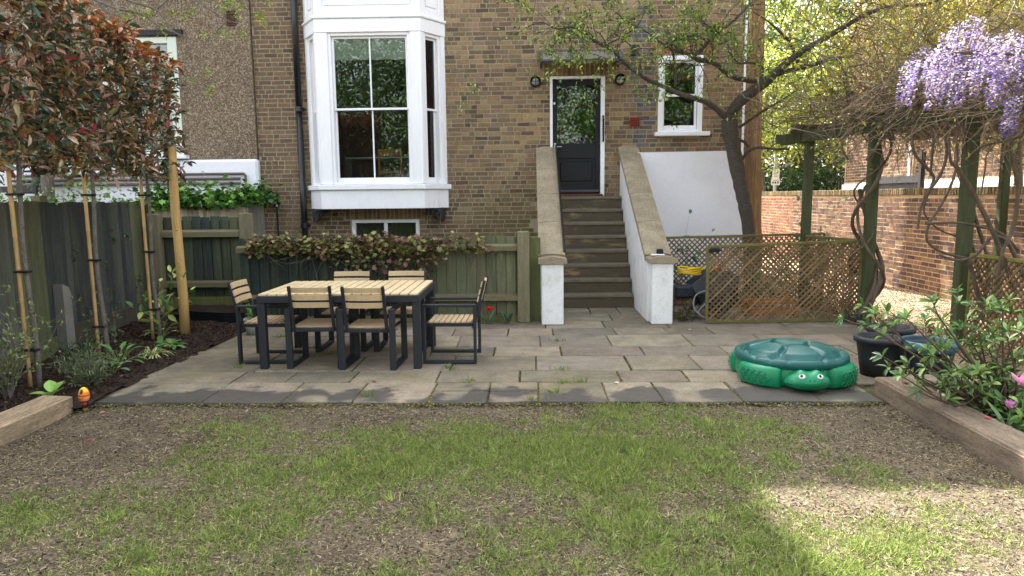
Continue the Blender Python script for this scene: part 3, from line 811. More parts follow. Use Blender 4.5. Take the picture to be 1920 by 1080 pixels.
# ---- basement window
bw = MB(); x0, x1, z0, z1 = H_BASE
for (a, b_, c, d) in ((x0, x0 + .07, z0, z1), (x1 - .07, x1, z0, z1), (x0 + .07, x1 - .07, z1 - .06, z1), (x0 + .07, x1 - .07, z0, z0 + .07), ((x0 + x1) / 2 - .03, (x0 + x1) / 2 + .03, z0 + .07, z1 - .06)):
    bw.box(((a + b_) / 2, FY + .06, (c + d) / 2), (b_ - a, .07, d - c), b=.006)
bwo = bw.build('basement_window', m_frame, house)
for a, b_ in ((x0 + .07, (x0 + x1) / 2 - .03), ((x0 + x1) / 2 + .03, x1 - .07)):
    pn = MB(); pn.box(((a + b_) / 2, FY + .07, (z0 + z1) / 2), (b_ - a, .004, z1 - z0 - .13)); pn.build('pane', m_glass, bwo)
m_curtain = M('net_curtain', S(138, 132, 112), .9, .1, 4, 60, .1, .2, transl=.2)
cu = MB(); nn = 70
for i in range(nn):
    a = x0 + (x1 - x0) * i / nn; b_ = x0 + (x1 - x0) * (i + 1) / nn
    ya, yb = FY + .16 + .02 * math.sin(i * 1.3), FY + .16 + .02 * math.sin((i + 1) * 1.3)
    cu.poly([(a, ya, z0), (b_, yb, z0), (b_, yb, z1), (a, ya, z1)])
cu.build('curtain', m_curtain, bwo)

# ---- small sash window, right
sw = MB(); x0, x1, z0, z1 = H_WIN
for (a, b_, c, d) in ((x0, x0 + .075, z0, z1), (x1 - .075, x1, z0, z1), (x0 + .075, x1 - .075, z1 - .07, z1), (x0 + .075, x1 - .075, z0, z0 + .04)):
    sw.box(((a + b_) / 2, FY + .03, (c + d) / 2), (b_ - a, .09, d - c), b=.006)
swo = sw.build('sash_window', m_frame, house)
zm = 3.335
for nm, c, d, y in (('upper_sash', zm - .02, z1 - .072, FY + .06), ('lower_sash', z0 + .042, zm + .025, FY + .095)):
    sh = MB(); p, q = x0 + .077, x1 - .077
    bt = .035 if nm == 'upper_sash' else .075
    for (a, b_, e, f) in ((p, p + .04, c, d), (q - .04, q, c, d), (p + .04, q - .04, d - .035, d), (p + .04, q - .04, c, c + bt)):
        sh.box(((a + b_) / 2, y, (e + f) / 2), (b_ - a, .035, f - e), b=.004)
    sh.build(nm, m_frame, swo)
    pn = MB(); pn.box(((p + q) / 2, y + .005, (c + d) / 2), (q - p - .08, .004, d - c - .05)); pn.build('pane', m_glass, swo)
si = MB(); si.box((2.577, FY - .045, 2.685), (.92, .16, .066), b=.006); si.build('sill', m_frame, swo)
m_woven = M('woven_blind', S(124, 92, 66), .9, .25, 40, 160, .3, .5, stretch=(.3, 1, 4))
bd = MB(); bd.box(((x0 + x1) / 2, FY + .17, 3.78), (.6, .01, .36)); bd.build('blind', m_woven, swo)

# ---- back door
dr = MB(); DX0, DX1, DZ0, DZ1 = .40, 1.205, 1.70, 3.615; dy = FY + .03
GX0, GX1, GZ0, GZ1 = .475, 1.128, 2.555, 3.515
for (a, b_, c, d) in ((DX0, GX0, DZ0, DZ1), (GX1, DX1, DZ0, DZ1), (GX0, GX1, GZ1, DZ1), (GX0, GX1, 2.30, GZ0), (GX0, GX1, DZ0, 1.86)):
    dr.box(((a + b_) / 2, dy, (c + d) / 2), (b_ - a, .05, d - c), b=.004)
door = dr.build('door', m_door, house)
p_ = MB(); p_.box(((GX0 + GX1) / 2, dy + .012, 2.08), (GX1 - GX0, .03, .44)); p_.box(((GX0 + GX1) / 2, dy + .0, 2.08), (GX1 - GX0 - .10, .03, .34), b=.012); p_.build('lower_panel', m_door, door)
p_ = MB(); p_.box(((GX0 + GX1) / 2, dy, (GZ0 + GZ1) / 2), (GX1 - GX0, .006, GZ1 - GZ0)); p_.build('glass_pane', m_glass, door)
p_ = MB(); p_.box(((DX0 + DX1) / 2, dy - .035, 1.745), (DX1 - DX0 - .02, .03, .045), b=.008); p_.build('weather_bar', M('weather_bar', S(70, 74, 84), .4, .1, 5, 50, .05, 0), door)
m_chrome = M('chrome', S(190, 190, 190), .25, .05, 5, 50, .05, 0, metal=1.0)
p_ = MB(); p_.box((DX0 + .038, dy - .03, 2.47), (.042, .012, .19), b=.003); p_.tube([(DX0 + .038, dy - .035, 2.50), (DX0 + .038, dy - .07, 2.50), (DX0 + .06, dy - .075, 2.50), (DX0 + .15, dy - .075, 2.495)], .009, 8); p_.build('door_handle', m_chrome, door)
p_ = MB(); p_.lathe([(0, 0), (.022, 0), (.022, .012), (0, .014)], (DX0 + .025, dy - .026, 3.22), 14, rot=Matrix.Rotation(math.pi / 2, 3, 'X')); p_.build('lock', m_chrome, door)
df = MB(); x0, x1, z0, z1 = H_DOOR
for (a, b_, c, d) in ((x0, DX0 - .004, 1.66, z1), (DX1 + .004, x1, 1.66, z1), (DX0 - .004, DX1 + .004, DZ1 + .003, z1)):
    df.box(((a + b_) / 2, FY + .0, (c + d) / 2), (b_ - a, .12, d - c), b=.005)
df.build('door_frame', m_frame, house)
m_thr = M('threshold_wood', S(116, 70, 48), .6, .2, 5, 40, .2, .3, stretch=(.6, 4, 4))
th_ = MB(); th_.box((.815, FY - .03, 1.676), (.86, .16, .036), b=.006); th_.build('threshold', m_thr, house)
gr = MB(); gr.tube([(1.245, FY - .07, 2.99), (1.245, FY - .13, 2.99), (1.245, FY - .14, 2.95), (1.245, FY - .14, 2.62), (1.245, FY - .13, 2.58), (1.245, FY - .07, 2.58)], .016, 8)
for z in np.arange(2.68, 2.93, .035): gr.lathe([(.016, -.008), (.022, -.004), (.022, .004), (.016, .008)], (1.245, FY - .14, z), 10)
gr.build('grab_handle', m_black, house)

# ---- fittings on the facade
canopy = thing('door_canopy', 'grey smoked plastic canopy above the back door', 'canopy', (.85, FY, 3.9))
m_poly = M('smoked_polycarbonate', S(190, 186, 172), .35, .1, 3, 40, .1, .05, transl=.7, spec=.5)
cs_ = MB(); prof = [(FY - .012, 4.06), (FY - .2, 4.035), (FY - .4, 3.97), (FY - .56, 3.89), (FY - .64, 3.82)]
for (ya, za), (yb, zb) in zip(prof[:-1], prof[1:]):
    cs_.poly([(.21, ya, za), (.21, yb, zb), (1.49, yb, zb), (1.49, ya, za)]); cs_.poly([(.21, ya, za - .006), (1.49, ya, za - .006), (1.49, yb, zb - .006), (.21, yb, zb - .006)])
cs_.build('sheet', m_poly, canopy, smooth=True)
m_grey = M('grey_plastic', S(70, 74, 82), .45, .08, 6, 60, .06, .05)
for x in (.20, 1.50):
    br = MB()
    pl_ = [(FY - .012, 4.075), (FY - .2, 4.05), (FY - .4, 3.985), (FY - .56, 3.905), (FY - .66, 3.82), (FY - .66, 3.79), (FY - .55, 3.845), (FY - .3, 3.90), (FY - .06, 3.86), (FY - .012, 3.80)]
    br.prism([(-y, z) for y, z in pl_], .03, Matrix(((0, 0, 1, x - .015), (-1, 0, 0, 0), (0, 1, 0, 0), (0, 0, 0, 1)))); br.build('bracket', m_grey, canopy)
gu = MB(); gu.bar((.21, FY - .645, 3.81), (1.49, FY - .645, 3.81), .03, .03); gu.build('front_rail', m_grey, canopy)
gu = MB(); gu.box((.85, FY - .018, 4.07), (1.3, .03, .03)); gu.build('wall_rail', m_grey, canopy)
def lamp(x, z, label):
    t = thing('wall_lamp', label, 'lamp', (x, FY, z), group='round lamps beside the back door')
    r = Matrix.Rotation(math.pi / 2, 3, 'X')
    a = MB(); a.lathe([(0, .008), (.085, .008), (.09, .03), (.085, .06), (.07, .065)], (x, FY, z), 20, rot=r); a.build('base', m_iron, t, True)
    a = MB(); a.lathe([(.066, .06), (.06, .085), (.04, .105), (0, .112)], (x, FY, z), 18, rot=r); a.build('lens', M('lamp_lens', S(150, 150, 150), .2, .05, 5, 50, .05, 0, spec=.6), t, True)
    a = MB()
    pts = [(x + .088 * math.cos(R(q)), z + .088 * math.sin(R(q))) for q in range(0, 181, 15)]
    for (xa, za), (xb, zb) in zip(pts[:-1], pts[1:]): a.poly([(xa, FY - .03, za), (xb, FY - .03, zb), (xb, FY - .13, zb), (xa, FY - .13, za)])
    a.build('hood', m_iron, t)
    a = MB(); a.tube([(x, FY - .118, z + .08), (x, FY - .122, z), (x, FY - .118, z - .08)], .006, 6); a.tube([(x - .075, FY - .10, z), (x, FY - .12, z), (x + .075, FY - .10, z)], .006, 6); a.build('guard', m_iron, t)
lamp(.108, 3.58, 'round black wall lamp left of the back door'); lamp(1.53, 3.59, 'round black wall lamp right of the back door')
pipe = thing('downpipe', 'tall black downpipe between bay window and neighbouring wall', 'pipe', (-3.93, FY - .07, 0))
a = MB(); a.tube([(-3.93, FY - .07, -.05), (-3.93, FY - .07, 3.15)], .05, 14); a.tube([(-3.93, FY - .07, 3.22), (-3.93, FY - .07, 6.2)], .05, 14); a.build('pipe', m_black, pipe, True)
for z in (1.2, 3.18, 5.1):
    a = MB(); a.lathe([(.05, -.045), (.064, -.04), (.064, .04), (.05, .045)], (-3.93, FY - .07, z), 14); a.box((-3.93, FY - .012, z), (.17, .02, .04)); a.build('collar', m_black, pipe)
a = MB(); a.tube([(3.61, FY - .035, 1.9), (3.61, FY - .035, 6.2)], .02, 8); tag(a.build('waste_pipe', m_frame), 'thin white pipe at the right corner of the house', 'pipe')
a = MB(); a.tube([(-4.41, FY - .03, .2), (-4.41, FY - .03, 1.55)], .013, 6, S(26, 26, 28)); a.box((-4.41, FY - .05, 1.58), (.09, .09, .09), S(24, 24, 26), b=.01); a.box((-4.385, FY - .10, 1.55), (.03, .02, .04), S(190, 190, 190))
tag(a.build('outdoor_socket', m_plain), 'small black outdoor socket with cable on the brick wall', 'socket')
a = MB(); a.box((1.75, FY - .03, 4.07), (.07, .06, .17), S(44, 46, 52), b=.01); a.box((1.75, FY - .065, 4.10), (.05, .02, .06), S(30, 32, 36), b=.006)
tag(a.build('sensor_box', m_plain), 'small dark sensor box high beside the canopy', 'sensor')
def airbrick(name, label, x, z, y, wd, ht, col):
    a = MB(); a.box((x, y - .008, z), (wd, .012, ht), tuple(c_ * .12 for c_ in col)); nx, nz = 5, 5
    for i in range(nx + 1): a.box((x - wd / 2 + wd * i / nx, y - .016, z), (.008, .02, ht), col)
    for i in range(nz + 1): a.box((x, y - .0165, z - ht / 2 + ht * i / nz), (wd + .006, .021, .007), col)
    tag(a.build(name, m_plain), label, 'vent')
airbrick('air_brick', 'red terracotta air brick beside the small window', 1.79, 2.895, FY, .16, .15, S(150, 62, 50))
m_meter = m_white

# ---- dining furniture seen through the bay
m_teak = M('polished_wood', S(150, 96, 54), .45, .2, 4, 40, .15, .1, stretch=(1, 1, 6))
t = thing('dining_chair', 'wooden dining chair seen through the bay window', 'chair', (-2.52, 12.75, 1.66))
a = MB(); a.box((-2.52, 12.66, 2.47), (.44, .025, .13), b=.01); a.build('back_rail', m_teak, t)
for sx in (-.2, .2):
    for y, h in ((12.67, .86), (13.05, .44)):
        a = MB(); a.box((-2.52 + sx, y, 1.66 + h / 2), (.035, .035, h - .01)); a.build('leg', m_teak, t)
a = MB(); a.box((-2.52, 12.86, 2.12), (.44, .44, .05), b=.012); a.build('seat', m_teak, t)
t = thing('dining_table', 'pale dining table standing behind the bay window', 'table', (-2.5, 13.6, 1.66))
a = MB(); a.box((-2.6, 13.55, 2.41), (1.7, .9, .03), S(170, 176, 180), b=.006); a.build('table_top', m_plain, t)
for x in (-3.38, -1.82):
    for y in (13.15, 13.95):
        a = MB(); a.box((x, y, 2.03), (.10, .08, .73), S(96, 104, 112)); a.build('leg', m_plain, t)

# ------------------------------------------------------------------ entrance steps
steps = thing('entrance_steps', 'worn stone steps with white side walls climbing to the back door', 'steps', (1.0, 10.3, 0))
RH, RUN, Y0 = 1.655 / 8, .218, 10.27
m_nose = M('tread_stone', S(112, 104, 89), .9, .15, 5, 90, .25, .6, .005, stains=((8, .5, .7, .5, S(88, 82, 70)),))
m_riser = M('riser_render', S(92, 83, 68), .9, .15, 4, 70, .2, .5, .004, stretch=(.7, 1, 2.2), stains=((2.0, .55, .64, .75, S(160, 142, 100)), (7, .5, .66, .6, S(80, 72, 58))))
for i in range(8):
    ya = Y0 + i * RUN; a = MB(); x0, x1 = .42, 1.53
    a.box(((x0 + x1) / 2, (ya + 12.08) / 2, (i + .5) * RH - .03), (x1 - x0, 12.08 - ya, RH - .06)); so = a.build('step', m_riser, steps)
    a = MB(); a.box(((x0 + x1) / 2, (ya - .025 + 12.08) / 2, (i + 1) * RH - .03), (x1 - x0 - .004, 12.08 - ya + .025, .058), b=.012, jit=.003); a.build('tread', m_nose, so)
def parapet(x0, x1, label, right):
    pm = MB(); ya, za, yb, zb = 9.12, .84, 12.09, 2.44
    pm.prism([(ya, 0), (yb, 0), (yb, zb - .02), (ya, za - .03)], x1 - x0, Matrix(((0, 0, 1, x0), (1, 0, 0, 0), (0, 1, 0, 0), (0, 0, 0, 1))))
    po = pm.build('parapet_wall', m_pier, steps)
    n = 4; d = Vector((0, yb - ya - .03, zb - za)); L = d.length; d.normalize()
    for i in range(n):
        s0 = L * i / n + .004; s1 = L * (i + 1) / n - .004
        A = Vector(((x0 + x1) / 2, ya + .03, za + .015)) + d * s0; B = Vector(((x0 + x1) / 2, ya + .03, za + .015)) + d * s1
        cm = MB(); xc, hw = (x0 + x1) / 2, (x1 - x0) / 2 + .035
        nn = Vector((0, -d.z, d.y)); pr = [(-hw, -.04), (hw, -.04), (hw, .035), (hw * .45, .055), (0, .06), (-hw * .45, .055), (-hw, .035)]
        m4 = Matrix((Vector((1, 0, 0)), nn, d)).transposed().to_4x4(); m4.translation = A
        cm.prism(pr, (B - A).length, m4); cm.build('coping_stone', m_coping, po)
    pc = MB(); pc.box(((x0 + x1) / 2 + (.0 if not right else .015), 9.03, .40), (x1 - x0 + .002, .32, .80), b=.012); pi_ = pc.build('pier', m_pier, steps)
    cm = MB(); hw = (x1 - x0) / 2 + .045; xc = (x0 + x1) / 2 + (.0 if not right else .015)
    cm.prism([(-hw, 0), (hw, 0), (hw, .055), (hw * .5, .078), (0, .088), (-hw * .5, .078), (-hw, .055)], .40, Matrix(((1, 0, 0, xc), (0, 0, 1, 8.83), (0, 1, 0, .80), (0, 0, 0, 1))))
    cm.build('pier_cap', m_coping, pi_)
parapet(.145, .425, 'left', False); parapet(1.545, 1.815, 'right', True)
hr = thing('handrail', 'black handrail beside the left coping of the steps', 'handrail', (.46, 10.6, 0))
a = MB(); a.tube([(.455, 9.18, .93), (.45, 12.0, 2.52)], .017, 8); a.build('rail', m_black, hr)
for yy in (9.3, 10.7, 11.8):
    z = .93 + (yy - 9.18) * (2.52 - .93) / 2.82; a = MB(); a.tube([(.43, yy, z - .06), (.455, yy, z - .05), (.455, yy, z)], .009, 6); a.build('bracket', m_black, hr)
wn_ = MB(); wn_.prism([(1.80, 0), (3.78, 0), (3.76, 1.15), (3.36, 2.38), (1.80, 2.37)], .26, Matrix(((1, 0, 0, 0), (0, 0, 1, FY - .265), (0, 1, 0, 0), (0, 0, 0, 1))))
tag(wn_.build('rendered_buttress', m_render), 'smooth white rendered wall panel right of the entrance steps', 'wall')
t = thing('soap_dish', 'small white dish with black brush on the right pier', 'dish', (1.66, 8.98, .885))
a = MB(); a.box((1.64, 8.97, .898), (.17, .09, .018), S(220, 222, 226), b=.006); a.build('dish', m_plain, t)
a = MB(); a.box((1.67, 8.97, .94), (.09, .06, .065), S(22, 22, 24), b=.01, taper=.85); a.build('brush', m_plain, t)
# ------------------------------------------------------------------ neighbouring rendered house, left
nb = thing('rendered_house', 'neighbouring house with brown pebbledash wall and white plinth', 'house', (-8, FY, 0))
NY = FY - .06
W2 = (-7.3, -5.97, 2.42, 4.40)
a = MB(); n3 = lambda u, z, o: (u, NY - o, z)
wall_cells(a, [-14, W2[0], W2[1], -4.70], [2.36, W2[2], W2[3], 12.5], [W2], n3)  # upper wall out of view, made tall to keep the left lawn shaded
a.poly([(-4.70, NY, 2.36), (-4.70, FY, 2.36), (-4.70, FY, 12.5), (-4.70, NY, 12.5)]); a.poly([(-14, NY, 12.5), (-4.7, NY, 12.5), (-4.7, 20, 12.5), (-14, 20, 12.5)])
a.poly([(-14, NY, 0), (-14, 20, 0), (-14, 20, 12.5), (-14, NY, 12.5)]); a.poly([(-14, 20, 0), (-4.7, 20, 0), (-4.7, 20, 12.5), (-14, 20, 12.5)])
nw = a.build('wall', m_pebble, nb)
m_whitebrick = M('white_masonry', S(228, 230, 236), .75, .04, 2, 40, .05, .3, .005, stains=((11, .64, .7, .7, S(70, 72, 70)), (3, .6, .8, .3, S(180, 184, 186))))
a = MB(); a.box((-9.36, FY - .02, 1.16), (9.36, .20, 2.38), b=.04); a.build('plinth', m_whitebrick, nb)
a = MB()
for (p, q, r, s_) in ((W2[0], W2[0] + .13, W2[2], W2[3]), (W2[1] - .16, W2[1], W2[2], W2[3]), (W2[0] + .13, W2[1] - .16, W2[3] - .1, W2[3]), (W2[0] + .13, W2[1] - .16, W2[2], W2[2] + .1), (W2[0] + .13, W2[1] - .16, 3.38, 3.45)):
    a.box(((p + q) / 2, NY + .03, (r + s_) / 2), (q - p, .08, s_ - r), b=.006)
wo2 = a.build('window', M('pale_green_paint', S(202, 212, 200), .5, .05, 3, 30, .05, .05), nb)
a = MB(); a.box((-6.63, NY + .05, 3.4), (1.1, .006, 1.8)); a.build('pane', m_glass, wo2)
a = MB(); a.box((-6.63, NY - .03, 2.395), (1.5, .2, .06), b=.008); a.build('sill', m_white, wo2)
a = MB(); a.poly([(-7.3, NY + .25, 2.4), (-5.9, NY + .25, 2.4), (-5.9, NY + .25, 4.4), (-7.3, NY + .25, 4.4)]); a.build('curtain', m_curtain, wo2)
a = MB(); a.box((-6.7, NY - .02, 4.47), (1.7, .06, .09), S(40, 40, 40)); a.build('lintel', m_plain, nb)
airbrick('air_brick', 'dark air brick high on the pebbledash wall', -5.0, 4.69, NY, .15, .23, S(96, 66, 52))
for i, z in enumerate((2.10, 2.02, 1.94)):
    a = MB(); xe = -4.9 + .0 * i
    a.tube([(-9.0, FY - .17, z), (xe, FY - .17, z), (xe + .02, FY - .17, z - .03), (xe + .02, FY - .17, .4)] if i == 0 else [(-9.0, FY - .17, z), (xe - .07, FY - .17, z)], .023, 8)
    tag(a.build('waste_pipe', M('brown_pipe', S(92, 84, 80), .5, .1, 5, 50, .1, .05)), ('topmost', 'middle', 'lowest')[i] + ' of three brown pipes along the white plinth', 'pipe', 'brown pipes along the plinth')
# black metal stair and white panel far left
t = thing('metal_staircase', 'black iron staircase behind the left fence under the hedge', 'staircase', (-8.3, 11.3, 0))
for x in (-8.75, -7.85):
    a = MB(); a.box((x, 11.2, 1.2), (.10, .10, 2.6)); a.build('post', m_iron, t)
for z in (2.32, 1.86):
    a = MB(); a.box((-8.6, 11.18, z), (1.7, .08, .10)); a.build('beam', m_iron, t)
for i in range(7):
    a = MB(); a.box((-8.9 + i * .16, 11.5, 1.3 + i * .17), (.22, .6, .03)); a.build('tread', m_iron, t)
for x in (-8.3, -8.0):
    a = MB(); a.tube([(x, 11.15, 1.7), (x + .02, 11.15, 2.0), (x + .1, 11.15, 2.2), (x + .3, 11.15, 2.3)], .03, 6); a.build('scroll', m_iron, t)

# ------------------------------------------------------------------ fences
FC = [S(70, 76, 72), S(76, 82, 78), S(64, 69, 68), S(84, 88, 76), S(94, 96, 70), S(78, 84, 72)]
def fence_boards(t, A, B, z0, z1, wd, side, cols, mat, n3=.5, thick=.018):
    """feather edge boards from A to B (xy); side = unit normal towards the viewer"""
    A, B = Vector((*A, 0)), Vector((*B, 0)); d = (B - A); L = d.length; d.normalize(); nrm = Vector((*side, 0))
    n = int(L / wd)
    mid = (A + B) / 2 - nrm * .022
    bk_ = MB(); bk_.box((mid.x, mid.y, (z0 + z1) / 2 - .02), (L, .012, z1 - z0 - .06), S(40, 42, 34), Matrix((d, nrm, Vector((0, 0, 1)))).transposed()); bk_.build('gap_shade_sheet', m_fence, t)  # dark sheet behind the boards, stands in for shade in their gaps
    for i in range(n):
        c0 = A + d * (L * (i + .5) / n); a = MB()
        rot = Matrix((d, nrm, Vector((0, 0, 1)))).transposed() @ Matrix.Rotation(R(10), 3, 'Z') @ Matrix.Rotation(rnd(-.006, .006), 3, 'Y')
        z1_ = z1 + rnd(-.012, .01)
        col = cols(c0, i) if callable(cols) else jc(random.choice(cols), .15, .05)
        c0 = c0 + nrm * rnd(0, .006)
        a.box((c0.x, c0.y, (z0 + z1_) / 2), (L / n - .003, thick, z1_ - z0), col, rot)
        a.build('board', mat, t)
def lcol(c, i):
    if 6.9 < c.y < 7.45 or c.y > 9.45: return jc(mixc(random.choice(FC), S(104, 104, 68), .55), .12)
    if c.y > 7.4: return jc(random.choice([S(70, 73, 71), S(62, 65, 63), S(80, 82, 78)]), .12)
    return jc(random.choice(FC), .15)
lf = thing('board_fence', 'dark green grey board fence running along the left bed', 'fence', (-5.2, 7.5, 0))
FA, FB, FM = Vector((-4.72, 4.2)), Vector((-5.52, 9.84)), Vector((-5.36, 7.62))
sd_ = Vector((1, .10)).normalized()
fence_boards(lf, (-4.62, 3.6), (-5.36, 7.62), .16, 1.66, .105, sd_, lcol, m_fence)
fence_boards(lf, (-5.37, 7.66), (-5.54, 9.84), .20, 1.645, .10, Vector((1, .08)).normalized(), lcol, m_fence)
a = MB(); a.bar((-4.60, 3.6, .06), (-5.335, 7.58, .06), .035, .20, S(96, 98, 70), up=(0, 0, 1)); a.build('gravel_board', m_fence, lf)
a = MB(); a.bar((-5.32, 7.74, .12), (-5.51, 9.84, .12), .035, .22, S(84, 78, 66), up=(0, 0, 1)); a.build('gravel_board', m_fence, lf)
a = MB(); a.box((-5.43, 7.60, .9), (.10, .12, 1.64)); a.build('post', m_oldpost, lf)
a = MB(); a.box((-5.54, 9.93, .83), (.14, .14, 1.68), b=.01); a.build('post', m_oldpost, lf)
cp = MB(); cx, cy = -5.26, 7.58
cp.prism([(-.06, 0), (.06, 0), (.06, .62), (.03, .70), (-.05, .74), (-.06, .74)], .12, Matrix(((.1, 0, -1, cx + .06), (1, 0, .1, cy), (0, 1, 0, 0), (0, 0, 0, 1))))
cp.tube([(cx + .07, cy + .05, .58), (cx + .085, cy + .05, .58)], .012, 8)
tag(cp.build('concrete_spur', m_concrete), 'short grey concrete post stub against the left fence', 'post')
# narrow pale fence running back to the house wall
pf = thing('boundary_fence', 'narrow weathered grey boards of fence running back to the house', 'fence', (-5.1, 11, 0))
fence_boards(pf, (-5.45, 9.95), (-4.60, 11.93), .1, 1.62, .07, Vector((.94, -.33)).normalized(),
             lambda c, i: jc(random.choice([S(196, 182, 156), S(176, 164, 140), S(160, 150, 130)]) if c.y < 11.6 else S(112, 108, 98), .14), m_fence)
# short fence panel seen from its railed side
def railed(name, label, x0, x1, y, z1, rails, wd, cols, posts, skew=0.0, ptop=.05, z0=.02):
    t = thing(name, label, 'fence', ((x0 + x1) / 2, y, 0))
    fence_boards(t, (x0, y + .06), (x1, y + .06 + skew), z0, z1, wd, (0, -1), cols, m_fence)
    for z, hh in rails:
        a = MB(); a.prism([(-.05, -hh / 2), (.03, -hh / 2), (.03, hh / 2), (-.05, hh * .2)], x1 - x0, Matrix(((0, 0, 1, x0), (1, skew * 0, 0, y), (0, 1, 0, z), (0, 0, 0, 1)))); a.build('rail', m_rail, t)
    for px_, wd_ in posts:
        a = MB(); a.box((px_, y - .02, (z1 + ptop) / 2), (wd_, .12, z1 + ptop), b=.012, jit=.005); a.build('post', m_oldpost, t)
    return t
sf = railed('fence_panel', 'short green mossy fence panel in the far left corner', -5.36, -4.0, 9.72, 1.42, ((1.19, .10), (.47, .09)), .125,
            lambda c, i: jc(mixc(S(84, 90, 70), S(58, 66, 62), rnd(0, 1)), .2), ((-5.3, .16), (-4.0, .17)))
a = MB(); a.box((-4.66, 9.66, .16), (1.2, .03, .26), S(92, 96, 54)); a.build('gravel_board', m_fence, sf)
bf = railed('low_fence', 'low greenish fence with creeper along its top behind the table', -3.9, -.06, 9.12, 1.14, ((1.0, .09), (.34, .09)), .132,
            lambda c, i: jc(mixc(S(52, 60, 56), S(104, 105, 80), max(0, min(1, (c.x + 2.2) / 1.6))), .22, .05), ((-.09, .15),), ptop=.07)
a = MB(); a.box((.06, 9.16, .56), (.15, .03, 1.12), S(92, 96, 60)); a.build('end_board', m_fence, bf)
a = MB(); a.box((-2.0, 9.13, .045), (3.7, .03, .09), S(104, 100, 62)); a.build('gravel_board', m_fence, bf)

# ------------------------------------------------------------------ brick garden wall, right
GW = 6.53
gw = thing('garden_wall', 'long sunlit brick garden wall beside the gravel drive', 'wall', (GW, 14, 0))
g3 = lambda u, z, o: (GW - o, u, z)
a = MB(); a.box((GW + .1075, 14.6, .79), (.215, 13.8, 1.66)); gwo = a.build('wall_core', m_mortar2, gw)
PALG = [S(142, 112, 90), S(126, 98, 80), S(112, 86, 74), S(152, 122, 96), S(98, 78, 72), S(132, 102, 84), S(88, 72, 70)]
def colg(u, z):
    c = random.choice(PALG)
    if u > 17.5: c = mixc(c, S(168, 104, 74), .45)
    return jc(tuple(v_ * .78 for v_ in c), .15, .05)
gl = lay_bricks(7.8, 21.4, .0, 1.61, [], colg, g3)
place_bricks(gl, gwo, m_brick, lambda u, z: abs(u - 10.5) + .3 * abs(z - 1.2), 300)
cb = MB(); u = 7.75
while u < 21.4:
    cb.box((GW + .1, u, 1.675), (.235, .062, .11), jc(random.choice([S(120, 104, 74), S(104, 92, 66), S(140, 118, 84), S(88, 80, 60)]), .15), b=.006, jit=.003); u += .073
cb.build('coping_bricks', m_brick, gw, kind='stuff')

# ------------------------------------------------------------------ neighbouring house beyond the wall, right
rh = thing('neighbour_house', 'brick side wall of the next house beyond the garden wall', 'house', (9.2, 15, 0))
RX = 8.6
r3 = lambda u, z, o: (RX - o, u, z)
a = MB(); a.box((RX + 3, 14.8, 4.6), (6, 9.2, 9.2)); rw = a.build('wall', m_mortar2, rh)
bl2 = lay_bricks(10.2, 19.35, 1.95, 6.3, [(15.9, 16.2, 1.5, 7)], lambda u, z: jc(tuple(v_ * .72 for v_ in random.choice(PALG[:5])), .15, .05), r3)
place_bricks(bl2, rw, m_brick, lambda u, z: abs(u - 13.2) + abs(z - 2.6), 300)
a = MB(); a.box((RX - .03, 14.8, .95), (.06, 9.25, 1.9), b=.01); a.build('white_plinth', m_white, rh)
a = MB(); a.box((RX - .05, 16.05, 3.4), (.04, .12, 4.0), S(196, 190, 180)); a.build('pipe_chase', m_plain, rh)
t = thing('side_gate', 'dark low gate showing above the brick garden wall', 'gate', (8.2, 14.8, 0))
a = MB(); a.box((8.25, 15.9, 1.0), (.05, 1.9, 2.05), S(44, 42, 44)); a.build('panel', m_plain, t)
for y in (14.95, 16.85):
    a = MB(); a.box((8.22, y, 1.1 if y > 16 else 1.25), (.09, .09, 2.2 if y > 16 else 2.5), S(38, 36, 38)); a.build('post', m_plain, t)
a = MB(); a.box((8.20, 15.9, 1.92), (.04, 1.8, .09), S(52, 50, 52)); a.build('rail', m_plain, t)
# iron stair railing and white stair cheek further back
t = thing('stair_railing', 'black iron stair railing beyond the garden wall', 'railing', (9.6, 20.5, 0))
for i in range(12):
    a = MB(); f = i / 11; a.box((8.9 + f * .9, 20.4, 1.6 + f * .9), (.022, .022, .9)); a.build('baluster', m_iron, t)
a = MB(); a.bar((8.85, 20.4, 2.02), (9.85, 20.4, 3.0), .035, .03); a.build('handrail', m_iron, t)
a = MB(); a.prism([(9.0, 0), (10.4, 0), (10.4, 2.0), (9.9, 2.05), (9.2, 1.55)], .3, Matrix(((1, 0, 0, 0), (0, 0, 1, 20.6), (0, 1, 0, 0), (0, 0, 0, 1)))); tag(a.build('stair_cheek', m_white), 'white stair cheek beyond the garden wall', 'wall')

# ------------------------------------------------------------------ street lamp post with parking sign
lp = thing('street_pole', 'thin grey street pole carrying a white parking sign', 'pole', (8.6, 24.5, 0))
b0 = P(1452, 365, 24.5); x = b0.x
a = MB(); a.tube([(x, 24.5, 0), (x, 24.5, 5.3)], .055, 10); a.build('pole', M('galvanised', S(176, 178, 182), .5, .1, 4, 50, .05, .05, metal=.3), lp)
a = MB(); a.box((x, 24.5, 5.3), (.34, .25, .10), S(120, 122, 126), b=.02); a.build('lantern', m_plain, lp)
m_sign = M('sign_white', S(236, 238, 244), .4, .02, 3, 30, .02, 0)
z0 = P(1452, 334, 24.4).z
a = MB(); a.box((x, 24.43, z0 + .14), (.24, .012, .36), b=.004); sg = a.build('sign_plate', m_sign, lp)
a = MB()
a.lathe([(0, 0), (.028, 0), (.028, .002)], (x - .04, 24.422, z0 + .26), 12, S(60, 66, 120), rot=Matrix.Rotation(math.pi / 2, 3, 'X'))
